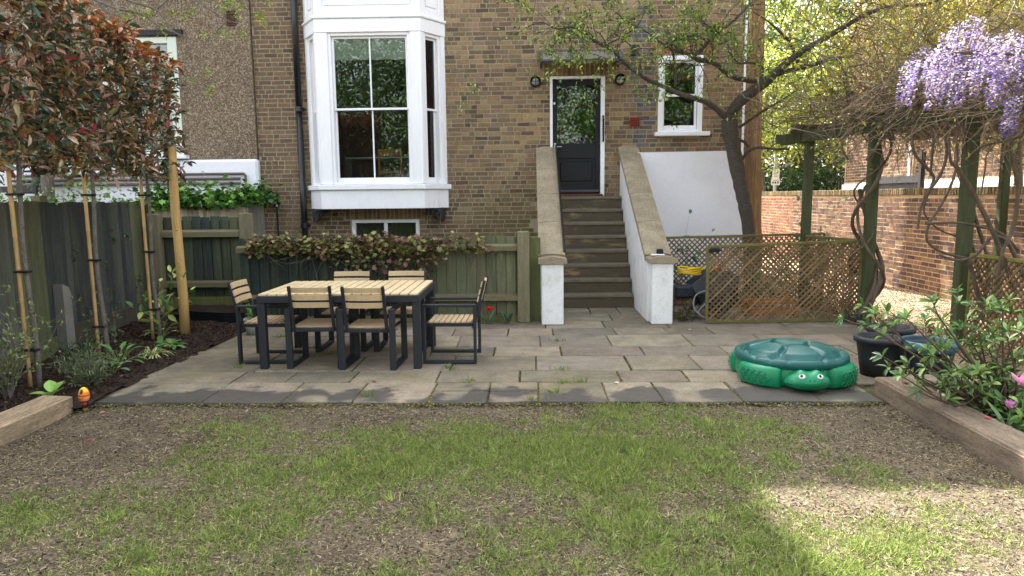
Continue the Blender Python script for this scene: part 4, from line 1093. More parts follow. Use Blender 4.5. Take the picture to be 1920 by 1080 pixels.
for i, (wd, c_) in enumerate(((.12, S(150, 150, 160)), (.15, S(160, 160, 170)), (.10, S(150, 150, 160)), (.14, S(120, 120, 130)))):
    a.box((x, 24.423, z0 + .20 - i * .05), (wd, .003, .014), c_)
a.build('print', m_plain, sg)
a = MB(); a.box((x, 24.43, z0 - .14), (.30, .012, .19), b=.004); sg = a.build('sign_plate', m_sign, lp)
a = MB()
for q, wd in ((-.09, .05), (-.01, .06), (.08, .05)): a.box((x + q, 24.423, z0 - .15), (wd, .003, .07), S(70, 74, 110))
a.box((x, 24.423, z0 - .075), (.2, .003, .018), S(110, 112, 130)); a.build('print', m_plain, sg)

# ------------------------------------------------------------------ trellises
TC = [S(124, 103, 74), S(112, 93, 66), S(136, 113, 82), S(102, 86, 60)]
def trellis(name, label, A, B, z0, z1a, z1b, pitch=.055, slw=.019, framec=S(108, 100, 62)):
    A, B = Vector(A), Vector(B); d = (B - A); L = d.length; d.normalize(); nrm = Vector((-d.y, d.x))
    t = thing(name, label, 'trellis', (A.x, A.y, 0))
    def P3(s, z, o=0): q = A + d * s + nrm * o; return Vector((q.x, q.y, z))
    fr = [((0, z0), (L, z0)), ((0, z0), (0, z1a)), ((L, z0), (L, z1b)), ((0, z1a), (L, z1b))]
    for (s0, za), (s1, zb) in fr:
        a = MB(); a.bar(P3(s0, za), P3(s1, zb), .04, .034, jc(framec, .1), up=(0, 0, 1) if abs(za - zb) < .2 else (d.x, d.y, 0), b=.003); a.build('frame_bar', m_slat, t)
    top = lambda s: z1a + (z1b - z1a) * s / L
    st = pitch * math.sqrt(2)
    for sg, off in ((1, -.006), (-1, .006)):
        k_ = -40
        while True:
            # line s = s0 + sg*(z - z0)
            s0 = k_ * st; k_ += 1
            if s0 > L + 2.0: break
            if s0 < -2.0: continue
            pts = []
            zmax = max(z1a, z1b)
            zz = [z0 + (zmax - z0) * i / 60 for i in range(61)]
            seg = [(s0 + sg * (z - z0), z) for z in zz]
            seg = [(s, z) for s, z in seg if .01 < s < L - .01 and z < top(s) - .01]
            if len(seg) < 3: continue
            a = MB(); a.bar(P3(seg[0][0], seg[0][1], off), P3(seg[-1][0], seg[-1][1], off), slw, .010, jc(random.choice(TC), .12), up=(nrm.x, nrm.y, 0)); a.build('slat', m_slat, t)
    return t, P3
tf, TP = trellis('trellis_gate', 'brown diamond trellis gate standing in front of the store', (2.27, 8.9), (4.24, 8.98), .03, 1.0, 1.05)
a = MB(); a.box(TP(.07, .955, -.04), (.13, .03, .05), S(24, 24, 26), b=.004); a.box(TP(.13, .955, -.055), (.05, .03, .02), S(30, 30, 32)); a.build('hinge', m_plain, tf)
trellis('trellis_screen', 'brown diamond trellis screen behind the hose reel', (2.02, 10.35), (4.42, 10.55), .03, 1.03, 1.06)
trellis('trellis_fence', 'diamond trellis below the wisteria behind the leafy shrub', (4.80, 7.66), (4.86, 5.2), .0, .98, .98, framec=S(132, 126, 66))
trellis('side_trellis', 'short trellis between pergola posts behind the gate', (4.02, 10.2), (4.29, 9.0), .03, 1.05, 1.05)

# ------------------------------------------------------------------ pergola
m_perg = M('pergola_timber', S(72, 78, 52), .85, .2, 3, 40, .25, .5, .005, stretch=(6, 6, .8), stains=((3, .55, .72, .5, S(96, 98, 52)), (7, .6, .7, .4, S(48, 46, 38))))
pg = thing('pergola', 'dark green timber pergola carrying the old wisteria', 'pergola', (4.5, 8.8, 0))
POSTS = [(4.02, 10.25, 2.42, .115), (4.31, 8.93, 2.5, .12), (4.75, 7.72, 2.45, .125), (6.15, 9.25, 2.5, .10), (4.95, 4.6, 2.45, .12)]
for x, y, h, wd in POSTS:
    a = MB(); a.box((x, y, h / 2 - .05), (wd, wd, h + .1), b=.01, jit=.003); a.build('post', m_perg, pg)
for A, B in (((3.8, 10.75, 2.46), (4.40, 8.7, 2.50)), ((4.25, 9.1, 2.52), (4.80, 7.5, 2.50)), ((4.72, 7.9, 2.50), (5.0, 4.4, 2.50)), ((5.6, 10.6, 2.5), (6.4, 7.8, 2.5))):
    a = MB(); a.bar(A, B, .06, .16, up=(0, 0, 1), b=.008); a.build('beam', m_perg, pg)
for A, B in (((3.75, 10.25, 2.58), (6.4, 10.55, 2.58)), ((4.0, 8.95, 2.60), (6.6, 9.3, 2.60)), ((4.4, 7.72, 2.60), (6.7, 8.1, 2.60)), ((4.5, 6.4, 2.6), (6.7, 6.8, 2.6)), ((3.55, 10.28, 2.44), (4.1, 10.30, 2.44))):
    a = MB(); a.bar(A, B, .05, .13, up=(0, 0, 1), b=.008); a.build('rafter', m_perg, pg)
# wooden support pole of the pleached hedge
a = MB(); wp = Vector((-4.34, 8.45, 0))
zs_ = [0, .5, 1.0, 1.6, 2.0, 2.35]; a.tube([(wp.x + .01 * math.sin(z * 3), wp.y, z - .05) for z in zs_], [.062, .058, .055, .053, .051, .048], 14)
for z, aa in ((.45, 4.2), (1.3, 5.0), (1.7, 4.4), (.9, 4.9)): a.ball((wp.x + .052 * math.cos(aa), wp.y + .052 * math.sin(aa), z), (.014, .014, .018), n=8, m=6)
tag(a.build('support_pole', m_pole, smooth=True), 'thick round wooden pole at the end of the red hedge', 'pole')
# ------------------------------------------------------------------ garden table and chairs
m_metal = M('anthracite_metal', S(34, 37, 43), .5, .06, 4, 90, .06, .06, .002, spec=.4)
m_slatw = M('pale_slat', (1, 1, 1), .55, .12, 4, 50, .12, .15, .002, attr=True, stretch=(1, 1, 1))
WOODT = S(204, 184, 144); WOODC = S(182, 158, 126)
tb = thing('garden_table', 'slatted pale wood garden table with dark metal frame', 'table', (-1.87, 7.12, 0))
TX0, TX1, TY0, TY1, TZ = -2.66, -1.07, 6.58, 7.66, .725
lw = .075
for x in (TX0 + lw / 2, TX1 - lw / 2):
    for y in (TY0 + lw / 2, TY1 - lw / 2):
        a = MB(); a.box((x, y, (TZ - .07) / 2), (lw, lw, TZ - .07), b=.006); a.build('leg', m_metal, tb)
for (x0, x1, y0, y1) in ((TX0, TX1, TY0, TY0 + .05), (TX0, TX1, TY1 - .05, TY1), (TX0, TX0 + .05, TY0 + .05, TY1 - .05), (TX1 - .05, TX1, TY0 + .05, TY1 - .05)):
    a = MB(); a.box(((x0 + x1) / 2, (y0 + y1) / 2, TZ - .035), (x1 - x0, y1 - y0, .07), b=.005); a.build('apron', m_metal, tb)
n = 17; sx0, sx1 = TX0 + .012, TX1 - .012
for i in range(n):
    a = MB(); wd = (sx1 - sx0) / n
    a.box((sx0 + wd * (i + .5), (TY0 + TY1) / 2, TZ + .010), (wd - .015, TY1 - TY0 - .016, .02), jc(WOODT, .06, .02), b=.003); a.build('slat', m_slatw, tb)
def make_chair(label, cat_group):
    t = thing('garden_chair', label, 'chair', (0, 0, 0), group=cat_group)
    W, D, AH, SH = .56, .54, .60, .42
    for s in (-1, 1):
        x = s * (W / 2 - .03)
        # each side: a closed loop of flat bar
        a = MB(); a.box((x, D / 2 - .014, AH / 2), (.06, .028, AH), b=.004); a.build('front_leg', m_metal, t, local=True)
        a = MB(); a.box((x, -D / 2 + .014, AH / 2), (.06, .028, AH), b=.004); a.build('rear_leg', m_metal, t, local=True)
        a = MB(); a.box((x, 0, .014), (.06, D - .058, .027), b=.004); a.build('runner', m_metal, t, local=True)
        a = MB(); a.box((x, 0, AH - .013), (.06, D - .058, .026), b=.004); a.build('armrest', m_metal, t, local=True)
        a = MB(); a.bar((s * (W / 2 - .085), -D / 2 + .03, SH - .05), (s * (W / 2 - .085), -D / 2 - .085, .83), .028, .028, b=.003); a.build('back_upright', m_metal, t, local=True)
    for y in (-D / 2 + .035, D / 2 - .035):
        a = MB(); a.box((0, y, SH - .035), (W - .122, .03, .035), b=.003); a.build('seat_rail', m_metal, t, local=True)
    for x in (-W / 2 + .075, W / 2 - .075):
        a = MB(); a.box((x, 0, SH - .035), (.026, D - .105, .035), b=.003); a.build('seat_rail', m_metal, t, local=True)
    for i in range(8):
        a = MB(); y = -D / 2 + .05 + (D - .10) * (i + .5) / 8
        a.box((0, y, SH - .008), (W - .13, (D - .10) / 8 - .009, .018), jc(WOODC, .07, .02), b=.003); a.build('seat_slat', m_slatw, t, local=True)
    for i, z in enumerate((.64, .715, .79)):
        yb = -D / 2 + .03 - .115 * (z - SH + .05) / (.83 - SH + .05) + .022
        a = MB(); col = jc(WOODC if i < 0 else S(194, 170, 132), .06, .02); nseg = 6; hw = W / 2 - .075
        for k_ in range(nseg):
            x0, x1 = -hw + 2 * hw * k_ / nseg, -hw + 2 * hw * (k_ + 1) / nseg
            c0, c1 = -.022 * (1 - (x0 / hw) ** 2), -.022 * (1 - (x1 / hw) ** 2)
            for zz0, zz1, yy in ((z - .026, z + .026, 0),):
                tl = .012
                f = [(x0, yb + c0 + tl, zz0), (x1, yb + c1 + tl, zz0), (x1, yb + c1 - tl * .0, zz1), (x0, yb + c0, zz1)]
                bk = [(p[0], p[1] - .016, p[2]) for p in f]
                a.poly(f[::-1], col); a.poly(bk, col); a.poly([f[3], f[2], bk[2], bk[3]], col); a.poly([f[0], bk[0], bk[1], f[1]], col)
        for sx_ in (-hw, hw):
            a.poly([(sx_, yb + .012, z - .026), (sx_, yb, z + .026), (sx_, yb - .016, z + .026), (sx_, yb - .004, z - .026)], col)
        a.build('back_slat', m_slatw, t, local=True)
    return t
grp = 'slatted chairs around the garden table'
ch0 = make_chair('slatted garden chair, left of the two with backs to the lawn', grp)
def put(o, x, y, rz, label):
    o.location = (x, y, 0); o.rotation_euler = (0, 0, rz); o['label'] = label
put(ch0, -2.12, 6.86, R(1), 'slatted garden chair, left of the two with backs to the lawn')
for x, y, rz, lb in ((-1.575, 6.80, R(-2), 'slatted garden chair, right of the two with backs to the lawn'),
                     (-2.07, 7.62, R(180), 'slatted garden chair, left of the two facing the lawn'),
                     (-1.43, 7.62, R(181), 'slatted garden chair, right of the two facing the lawn'),
                     (-2.70, 7.08, R(-88), 'slatted garden chair at the left end of the table'),
                     (-.81, 7.06, R(89), 'slatted garden chair at the right end of the table')):
    put(copy_tree(ch0), x, y, rz, lb)

# ------------------------------------------------------------------ turtle sandpit
tu = thing('turtle_sandpit', 'green plastic turtle sandpit with dark shell lid', 'sandpit', (2.36, 6.24, 0), R(-3))
m_tlid = M('shell_plastic', S(20, 86, 82), .36, .08, 3, 40, .05, .06, .002, spec=.45, stains=((4, .58, .8, .4, S(62, 116, 118)), (26, .6, .72, .35, S(52, 74, 66)),))
m_tgreen = M('turtle_green', S(16, 128, 84), .38, .07, 3, 40, .05, .05, .002, spec=.45, stains=((3, .58, .8, .3, S(34, 110, 72)), (24, .6, .72, .35, S(30, 84, 58))))
RX_, RY_ = .49, .47
# lid: dome with raised plates
N = 84; vs = []; fs = []; idx = {}
ctrs = [(0, 0)] + [(.60 * math.cos(R(30 + 60 * i)), .60 * math.sin(R(30 + 60 * i))) for i in range(6)] + [(1.12 * math.cos(R(60 * i)), 1.12 * math.sin(R(60 * i))) for i in range(6)]
rings = 46; segs = 120
for i in range(rings + 1):
    r = i / rings
    for j in range(segs):
        th_ = 2 * math.pi * j / segs; x, y = r * math.cos(th_), r * math.sin(th_)
        if r < .84:
            ds = sorted(math.hypot(x - a_, y - b_) for a_, b_ in ctrs); g = ds[1] - ds[0]
            z = .228 + .078 * math.cos(r / .84 * math.pi / 2) ** .7 + .032 * max(0, min(1, (g - .045) / .04))
            if r > .74: z -= .020 * min(1, (r - .74) / .06)
        elif r < .87: z = .226
        else:
            seg_ = (th_ * 20 / (2 * math.pi)) % 1.0
            z = .248 - .010 * ((r - .87) / .13) ** 2
            if seg_ < .05: z -= .012
            if r > .985: z -= .018
        vs.append((x * RX_, y * RY_, z))
for i in range(rings):
    for j in range(segs):
        a_ = i * segs + j; b_ = i * segs + (j + 1) % segs; fs.append((a_, b_, b_ + segs, a_ + segs))
base = len(vs)
for z, rr in ((.19, 1.005), (.178, .985)):
    for j in range(segs):
        th_ = 2 * math.pi * j / segs; k_ = rr - (.012 if (th_ * 20 / (2 * math.pi)) % 1.0 < .05 else 0); vs.append((k_ * RX_ * math.cos(th_), k_ * RY_ * math.sin(th_), z))
for rgn, nx_ in ((rings * segs, base), (base, base + segs)):
    for j in range(segs): fs.append((rgn + j, rgn + (j + 1) % segs, nx_ + (j + 1) % segs, nx_ + j))
mesh_obj('lid', vs, fs, None, m_tlid, tu, smooth=True, local=True)
a = MB(); a.lathe([(.40, 0.0), (.455, .012), (.475, .05), (.47, .17), (.44, .186)], (0, 0, 0), 64, sy=.94); a.build('tub', m_tgreen, tu, True, local=True)
def flipper(a0, a1, nm='flipper'):
    vs = []; fs = []; n = 22; prof = [(.46, .004), (.53, .008), (.555, .03), (.56, .10), (.55, .165), (.525, .186), (.47, .19)]
    for i in range(n + 1):
        t = i / n; th_ = R(a0 + (a1 - a0) * t); e = max(0.0, math.sin(math.pi * min(1, max(0, t)))) ** .28
        for (r, z) in prof:
            rr = .46 + (r - .46) * e; bump = .0
            vs.append((rr * math.cos(th_), rr * .95 * math.sin(th_), z * (.9 + .1 * e)))
    m_ = len(prof)
    for i in range(n):
        for k_ in range(m_ - 1):
            q = i * m_ + k_; fs.append((q, q + m_, q + m_ + 1, q + 1))
    fo = mesh_obj(nm, vs, fs, None, m_tgreen, tu, smooth=True, local=True)
    sc_ = MB()                                  # raised scales
    for u in range(5):
        for v in range(3):
            t = .2 + .6 * (u + (.5 if v % 2 else 0)) / 5; th_ = R(a0 + (a1 - a0) * t); z = .05 + v * .042
            r = .561; cx_, cy_ = r * math.cos(th_), r * .95 * math.sin(th_)
            tx, ty = -math.sin(th_), math.cos(th_)
            ring = [(cx_ + tx * .03 * math.cos(q * math.pi / 3), cy_ + ty * .03 * math.cos(q * math.pi / 3), z + .02 * math.sin(q * math.pi / 3)) for q in range(7)]
            sc_.tube(ring, .0035, 5, cap=False)
    sc_.build('scales', m_tgreen, fo, True, local=True)
flipper(196, 246); flipper(294, 344); flipper(20, 62); flipper(118, 160)
def hd(t, ph):       # head surface
    x = math.cos(ph) * math.sin(t); y = -math.sin(ph) * math.sin(t); z = math.cos(t)
    X_, Y_, Z_ = x * .185, y * .135, z * (.088 if z > 0 else .078)
    for ex in (-.07, .07):
        Z_ += .026 * math.exp(-(((X_ - ex) / .04) ** 2 + ((Y_ + .045) / .06) ** 2)) * (1 if z > 0 else 0)
    if z < 0: X_ *= 1.05
    mz = (z + .18) / .06
    Y_ += (.012 * math.exp(-mz * mz)) * (1 if y < 0 else 0)      # mouth line pressed in
    return Vector((X_, -.455 + Y_, .082 + Z_))
hv = []; hf = []; n1, n2 = 44, 28
for i in range(n2 + 1):
    for j in range(n1): hv.append(tuple(hd(math.pi * i / n2, 2 * math.pi * j / n1)))
for i in range(n2):
    for j in range(n1): a_ = i * n1 + j; b_ = i * n1 + (j + 1) % n1; hf.append((a_, b_, b_ + n1, a_ + n1))
hdo = mesh_obj('head', hv, hf, None, m_tgreen, tu, smooth=True, local=True)
for sgn in (-1, 1):
    t0, p0 = R(56), R(90 - 29 * sgn); c0 = hd(t0, p0); nn = (hd(t0 + .12, p0) - c0).cross(hd(t0, p0 + .12) - c0).normalized()
    if nn.y > 0: nn = -nn
    rot = nn.to_track_quat('Z', 'Y').to_matrix()
    a = MB(); a.ball(c0, (.027, .021, .007), S(236, 236, 232), 18, 8, rot); a.build('eye', m_plain, hdo, True, local=True)
    a = MB(); a.ball(c0 + nn * .006 + Vector((-.004, 0, .004)), (.012, .013, .005), S(14, 14, 16), 12, 6, rot); a.build('pupil', m_plain, hdo, True, local=True)
a = MB()
for p0 in (R(84), R(96)): a.ball(hd(R(68), p0), .006, S(6, 60, 40), 8, 6)
a.build('nostrils', m_plain, hdo, local=True)
a = MB(); mp = [hd(math.acos(max(-1, min(1, -.05 - .22 * math.cos(u * 1.5)))), math.pi / 2 + u * 1.2) + Vector((0, -.002, 0)) for u in [(-1 + 2 * q / 24) for q in range(25)]]
a.tube(mp, .0045, 6, S(4, 70, 44)); a.build('mouth', m_plain, hdo, local=True)

# ------------------------------------------------------------------ pots
def pot(name, label, x, y, r0, r1, h, mat, soil=.05, rim=.02, rimh=.05):
    t = thing(name, label, 'pot', (x, y, 0))
    a = MB(); a.lathe([(0, .003), (r0, .003), (r0 + (r1 - r0) * .5, h * .5), (r1 - .004, h - rimh), (r1 + rim, h - rimh + .005), (r1 + rim, h - .005), (r1 + rim - .008, h), (r1 - .018, h), (r1 - .03, h - .08), (r1 - .05, h - .12)], (x, y, 0), 36)
    a.build('body', mat, t, True)
    a = MB(); a.lathe([(0, h - soil - .0), (r1 * .5, h - soil + .008), (r1 - .022, h - soil)], (x, y, 0), 24, S(66, 48, 38)); a.build('soil', m_earth, t, True)
    return t
m_potblk = M('black_pot', S(42, 46, 48), .5, .12, 4, 60, .1, .1, .003, spec=.35)
m_potblue = M('blue_glaze', S(34, 40, 56), .4, .15, 4, 50, .1, .05, .002, spec=.5)
m_potteal = M('teal_rim', S(62, 108, 116), .35, .12, 5, 60, .1, .05)
pot('plant_pot', 'black round plant pot nearest to the turtle', 3.17, 6.30, .135, .185, .36, m_potblk)
pot('plant_pot', 'dark plant pot standing behind the other two pots', 3.52, 6.78, .15, .205, .36, m_potblk)
tp_ = pot('glazed_pot', 'dark blue pot with teal rim behind the sleeper', 3.56, 6.18, .17, .215, .34, m_potblue, .09, .012, .04)
a = MB(); a.lathe([(.222, .265), (.236, .27), (.238, .335), (.226, .347), (.205, .347), (.19, .30)], (3.56, 6.18, 0), 36); a.build('rim', m_potteal, tp_, True)
m_potgrey = M('grey_pot', S(150, 148, 146), .8, .08, 4, 60, .1, .2)
gp_ = pot('stone_pot', 'small pale grey pot beside the left chair', -3.42, 8.38, .10, .125, .2, m_potgrey, .02, .008, .03)
# black bed edging and its soil heap
a = MB(); pts = [(-5.05, 9.55), (-4.6, 9.30), (-4.15, 9.16), (-3.85, 9.16), (-3.72, 9.2)]
for (xa, ya), (xb, yb) in zip(pts[:-1], pts[1:]): a.bar((xa, ya, .06), (xb, yb, .06), .02, .16, up=(0, 0, 1))
tag(a.build('bed_edging', m_black), 'low black edging strip around the corner soil heap', 'edging')
vs = []; fs = []; nx_, ny_ = 20, 10
for j in range(ny_ + 1):
    for i in range(nx_ + 1):
        u, v = i / nx_, j / ny_; x = -5.0 + 1.2 * u; y = 9.25 + .42 * v + (.18 * (1 - u)) * (1 - v); vs.append((x, y, .08 + .10 * v + .03 * vnoise((x, y, 0), 6)))
for j in range(ny_):
    for i in range(nx_): q = j * (nx_ + 1) + i; fs.append((q, q + 1, q + nx_ + 2, q + nx_ + 1))
tag(mesh_obj('soil_heap', vs, fs, None, m_bed, smooth=True), 'dark soil heap in front of the corner fence panel', 'soil', kind='structure')

# ------------------------------------------------------------------ painted ornament
orn = thing('garden_ornament', 'small orange egg headed ornament at the end of the sleeper', 'ornament', (-3.60, 5.36, 0))
ox, oy = -3.605, 5.34
OR, YE, RD, BK = S(226, 130, 40), S(236, 190, 60), S(196, 62, 34), S(40, 30, 34)
a = MB(); hp = [(.012, .055), (.033, .062), (.04, .085), (.042, .098), (.041, .112), (.036, .135), (.026, .156), (.012, .168), (0, .171)]
a.lathe(hp, (ox, oy, 0), 20, cols=[OR, S(232, 158, 84), S(232, 158, 84), RD, OR, YE, YE, YE]); a.build('head', m_plain, orn, True)
a = MB(); a.ball((ox + .006, oy - .036, .142), (.011, .005, .019), S(52, 58, 56), 12, 8, Matrix.Rotation(R(-25), 3, 'X')); a.build('face_patch', m_plain, orn, True)
a = MB(); a.tube([(ox - .02, oy - .036, .088), (ox, oy - .042, .084), (ox + .02, oy - .036, .089)], .0035, 6, S(96, 84, 60)); a.build('mouth', m_plain, orn)
a = MB(); a.lathe([(0, -.03), (.014, -.03), (.018, .0), (.02, .01), (.02, .028), (.02, .03), (.021, .045), (.017, .055)], (ox, oy, 0), 16, cols=[S(160, 124, 40), S(160, 124, 40), BK, BK, BK, S(200, 40, 60), S(60, 40, 50)]); a.build('body', m_plain, orn, True)
a = MB(); a.lathe([(0, .012), (.012, .014), (.016, .03), (.012, .05), (0, .055)], (ox + .03, oy + .01, 0), 12, S(50, 34, 48)); a.build('arm', m_plain, orn, True)

# ------------------------------------------------------------------ hose reel
hz = thing('hose_reel', 'grey garden hose reel with yellow hose beside the steps', 'hose reel', (2.3, 9.4, 0))
m_hgrey = M('hose_reel_grey', S(74, 78, 84), .45, .08, 5, 60, .08, .08)
m_hdark = M('hose_reel_dark', S(40, 44, 52), .45, .08, 5, 60, .08, .08)
m_yel = M('yellow_hose', S(216, 186, 30), .4, .08, 6, 60, .05, .05)
m_orange = M('orange_plastic', S(214, 116, 34), .4, .08, 6, 60, .05, .05)
rotY = Matrix.Rotation(R(-90), 3, 'X') @ Matrix.Identity(3)
cx_, cy_, cz_ = 2.52, 9.45, .34
for off, nm in ((-.15, 'side_disc'), (.15, 'side_disc')):
    a = MB(); a.lathe([(0, -.02), (.17, -.02), (.26, -.012), (.27, 0), (.26, .012), (.17, .02), (0, .02)], (cx_, cy_ + off, cz_), 40, rot=Matrix.Rotation(math.pi / 2, 3, 'X')); a.build(nm, m_hdark, hz, True)
a = MB(); a.lathe([(.0, -.13), (.13, -.13), (.13, .13), (0, .13)], (cx_, cy_, cz_), 24, rot=Matrix.Rotation(math.pi / 2, 3, 'X')); a.build('drum', m_hdark, hz)
for off in (-.175, .175):
    a = MB(); a.prism([(-.32, .02), (-.05, -.03), (.16, .0), (.29, .16), (.23, .26), (.06, .31), (-.12, .29), (-.30, .17), (-.36, .12)], .03,
                      Matrix(((1, 0, 0, cx_), (0, 0, 1, cy_ + off - .015), (0, 1, 0, cz_), (0, 0, 0, 1)))); a.build('side_frame', m_hgrey, hz)
for x0, x1, z0, z1 in ((-.34, -.16, 0, .36), (.06, .30, 0, .34)):
    for off in (-.18, .18):
        a = MB(); a.bar((cx_ + x0, cy_ + off, .012), (cx_ + x1 * .4, cy_ + off, z1), .05, .03, up=(0, 1, 0), b=.005); a.build('leg', m_hgrey, hz)
a = MB(); a.box((2.08, 9.40, .36), (.28, .24, .17), b=.03); a.build('hose_guide', m_hdark, hz)
a = MB()
for k_ in range(4):
    pts = [(2.13 + .15 * math.cos(t * .4), 9.30 + .11 * math.sin(t * .4), .62 + k_ * .022 + .012 * math.sin(t * .8 + k_)) for t in range(17)]
    a.tube(pts, .011, 7)
a.tube([(2.27, 9.33, .63), (2.36, 9.36, .70), (2.46, 9.40, .70), (2.52, 9.42, .60)], .011, 7); a.build('hose', m_yel, hz, True)
a = MB(); a.tube([(2.06, 9.27, .63), (2.14, 9.26, .66), (2.2, 9.27, .68), (2.26, 9.30, .66)], [.012, .02, .022, .014], 8); a.build('spray_gun', m_orange, hz, True)
a = MB(); a.tube([(2.44, 9.36, .64), (2.52, 9.38, .69), (2.62, 9.40, .64)], .02, 8); a.box((2.70, 9.28, .50), (.06, .03, .08)); a.build('grip', m_orange, hz, True)
a = MB(); a.tube(catmull([(2.40, 9.24, .40), (2.20, 9.18, .34), (2.16, 9.12, .18), (2.28, 9.06, .06), (2.5, 9.05, .02), (2.9, 9.1, .02)], [.011] * 6)[0], .011, 7)
a.tube(catmull([(2.34, 9.22, .22), (2.22, 9.14, .10), (2.36, 9.07, .03), (2.7, 9.06, .02)], [.011] * 4)[0], .011, 7)
tag(a.build('feed_hose', M('grey_hose', S(138, 138, 136), .5, .08, 6, 60, .05, .05), smooth=True), 'grey feed hose trailing below the hose reel', 'hose')
# clutter behind the trellis gate: an orange crate and dark box
t = thing('orange_crate', 'orange crate on the ground behind the trellis gate', 'crate', (3.2, 9.5, 0))
for z in (.06, .2):
    for (x0, x1, y0, y1) in ((2.95, 3.6, 9.35, 9.38), (2.95, 3.6, 9.62, 9.65), (2.95, 2.98, 9.38, 9.62), (3.57, 3.6, 9.38, 9.62)):
        a = MB(); a.box(((x0 + x1) / 2, (y0 + y1) / 2, z), (x1 - x0, y1 - y0, .045), S(190, 120, 60), b=.004); a.build('side_slat', m_plain, t)
for x in (2.97, 3.58):
    for y in (9.365, 9.635): a = MB(); a.box((x, y, .12), (.045, .045, .24), S(176, 108, 54)); a.build('corner_post', m_plain, t)
# ------------------------------------------------------------------ plant helpers
def V(p): return np.array(p, float)
def leaves(name, pos, dirs, length, width, cols, mat, parent=None, tmpl=LEAF, kind='stuff', roll=None):
    n = len(pos); pos = np.asarray(pos, float); dirs = np.asarray(dirs, float)
    ln = np.broadcast_to(np.asarray(length, float), (n,)) * RNG.uniform(.75, 1.25, n)
    wd = ln * np.broadcast_to(np.asarray(width, float), (n,))
    rl = RNG.uniform(-.9, .9, n) if roll is None else roll
    return scatter(name, *tmpl, pos, frames(dirs, rl), np.stack([wd, ln, ln], 1), cols, mat, parent, kind)
class Twigs:
    def __init__(s): s.mb = MB(); s.tips = []
    def grow(s, p, d, L, r, depth, n=6, bend=.25, kids=(2, 3), up=.0, col=WHITE, shrink=.65, sides=None):
        p = Vector(p); d = Vector(d).normalized(); seg = max(2, int(4 if depth > 0 else 3)); pts = [p]; rad = [r]
        for i in range(seg):
            d = (d + Vector((random.gauss(0, bend), random.gauss(0, bend), random.gauss(0, bend) + up)) * .5).normalized()
            p = p + d * (L / seg); pts.append(p.copy()); rad.append(r * (1 - .55 * (i + 1) / seg))
            if depth <= 1: s.tips.append((tuple(p), tuple(d)))
        s.mb.tube(pts, rad, sides or (5 if r > .01 else 3), col, cap=False)
        if depth > 0:
            for k_ in range(random.randint(*kids)):
                i = random.randint(1, seg); dd = (d + Vector((random.gauss(0, .7), random.gauss(0, .7), random.gauss(0, .6) + up))).normalized()
                s.grow(pts[i], dd, L * rnd(.5, .8), rad[i] * shrink, depth - 1, n, bend, kids, up, col, shrink, sides)
def trace(tw, pts, Y, dY=0.0, k=4, scale=1.0, n=10, col=WHITE):
    """pts = (px, py, width px); Y depth (may be a list)"""
    q = []; r = []
    for i, (px, py, wd) in enumerate(pts):
        y = Y[i] if hasattr(Y, '__len__') else Y + dY * i / (len(pts) - 1)
        q.append(P(px, py, y)); r.append(wd / 2 / F_PX * y * scale)
    q, r = catmull(q, r, k)
    for i in range(1, len(q) - 1): r[i] *= rnd(.93, 1.07)
    tw.mb.tube(q, r, n, col, cap=False)
    return q, r

# ------------------------------------------------------------------ cherry tree by the white wall
m_cbark, nt, b = new_mat('cherry_bark'); k = NT(nt, (1, 1, 5))
c = k.mix(k.mr(k.noise(14, 6, .7), .3, .7, 0, 1), S(42, 36, 32), S(96, 87, 76))
c = k.mix(k.mr(k.noise(5, 4, .6), .55, .7, 0, .5), c, S(80, 80, 62)); k.l(c, b.inputs['Base Color']); b.inputs['Roughness'].default_value = .8
k.l(k.bump(k.noise(22, 6, .75), .9, .02), b.inputs['Normal'])
tr = thing('cherry_tree', 'gnarled dark cherry tree spreading over the white wall', 'tree', (3.42, 10.95, 0))
TD = 10.95; tk = Twigs()
trace(tk, [(1409, 560, 34), (1406, 470, 29), (1404, 440, 27), (1400, 405, 27), (1393, 370, 28), (1384, 325, 30), (1375, 280, 32), (1369, 245, 34), (1368, 225, 36)], TD, n=16, scale=.85)
tk.mb.build('trunk', m_cbark, tr, True)
lb = Twigs()
br1 = trace(lb, [(1366, 232, 30), (1376, 205, 31), (1392, 186, 30), (1415, 168, 28), (1440, 150, 26), (1468, 124, 20), (1500, 99, 17), (1540, 75, 15), (1590, 46, 13), (1630, 24, 12), (1680, 11, 10), (1735, 8, 8), (1775, -6, 5)], TD, -1.6, n=12, scale=.68)
br2 = trace(lb, [(1372, 228, 22), (1352, 212, 18), (1338, 200, 15), (1318, 189, 14), (1280, 178, 13), (1245, 163, 11), (1205, 144, 10), (1170, 116, 9), (1150, 96, 9), (1122, 80, 8), (1095, 62, 7), (1072, 50, 6), (1045, 54, 4), (1015, 42, 3), (985, 52, 2)], TD, -.9, scale=.68)
br3 = trace(lb, [(1440, 150, 18), (1422, 153, 14), (1395, 149, 14), (1367, 141, 14), (1348, 124, 13), (1330, 115, 14), (1308, 112, 12), (1288, 100, 9), (1265, 95, 6), (1240, 80, 5), (1213, 60, 4), (1180, 42, 4), (1150, 20, 3)], TD, -.6, scale=.68)
br4 = trace(lb, [(1298, 108, 9), (1322, 86, 10), (1345, 62, 9), (1378, 36, 8), (1405, 8, 7), (1420, -20, 6)], TD - .4, .3, scale=.68)
br5 = trace(lb, [(1450, 142, 14), (1480, 132, 12), (1515, 124, 12), (1555, 112, 9), (1600, 105, 5)], TD - .4, -.5, scale=.68)
br6 = trace(lb, [(1496, 118, 9), (1482, 82, 8), (1465, 62, 8), (1440, 40, 5), (1412, 22, 3)], TD - .4, -.3, scale=.68)
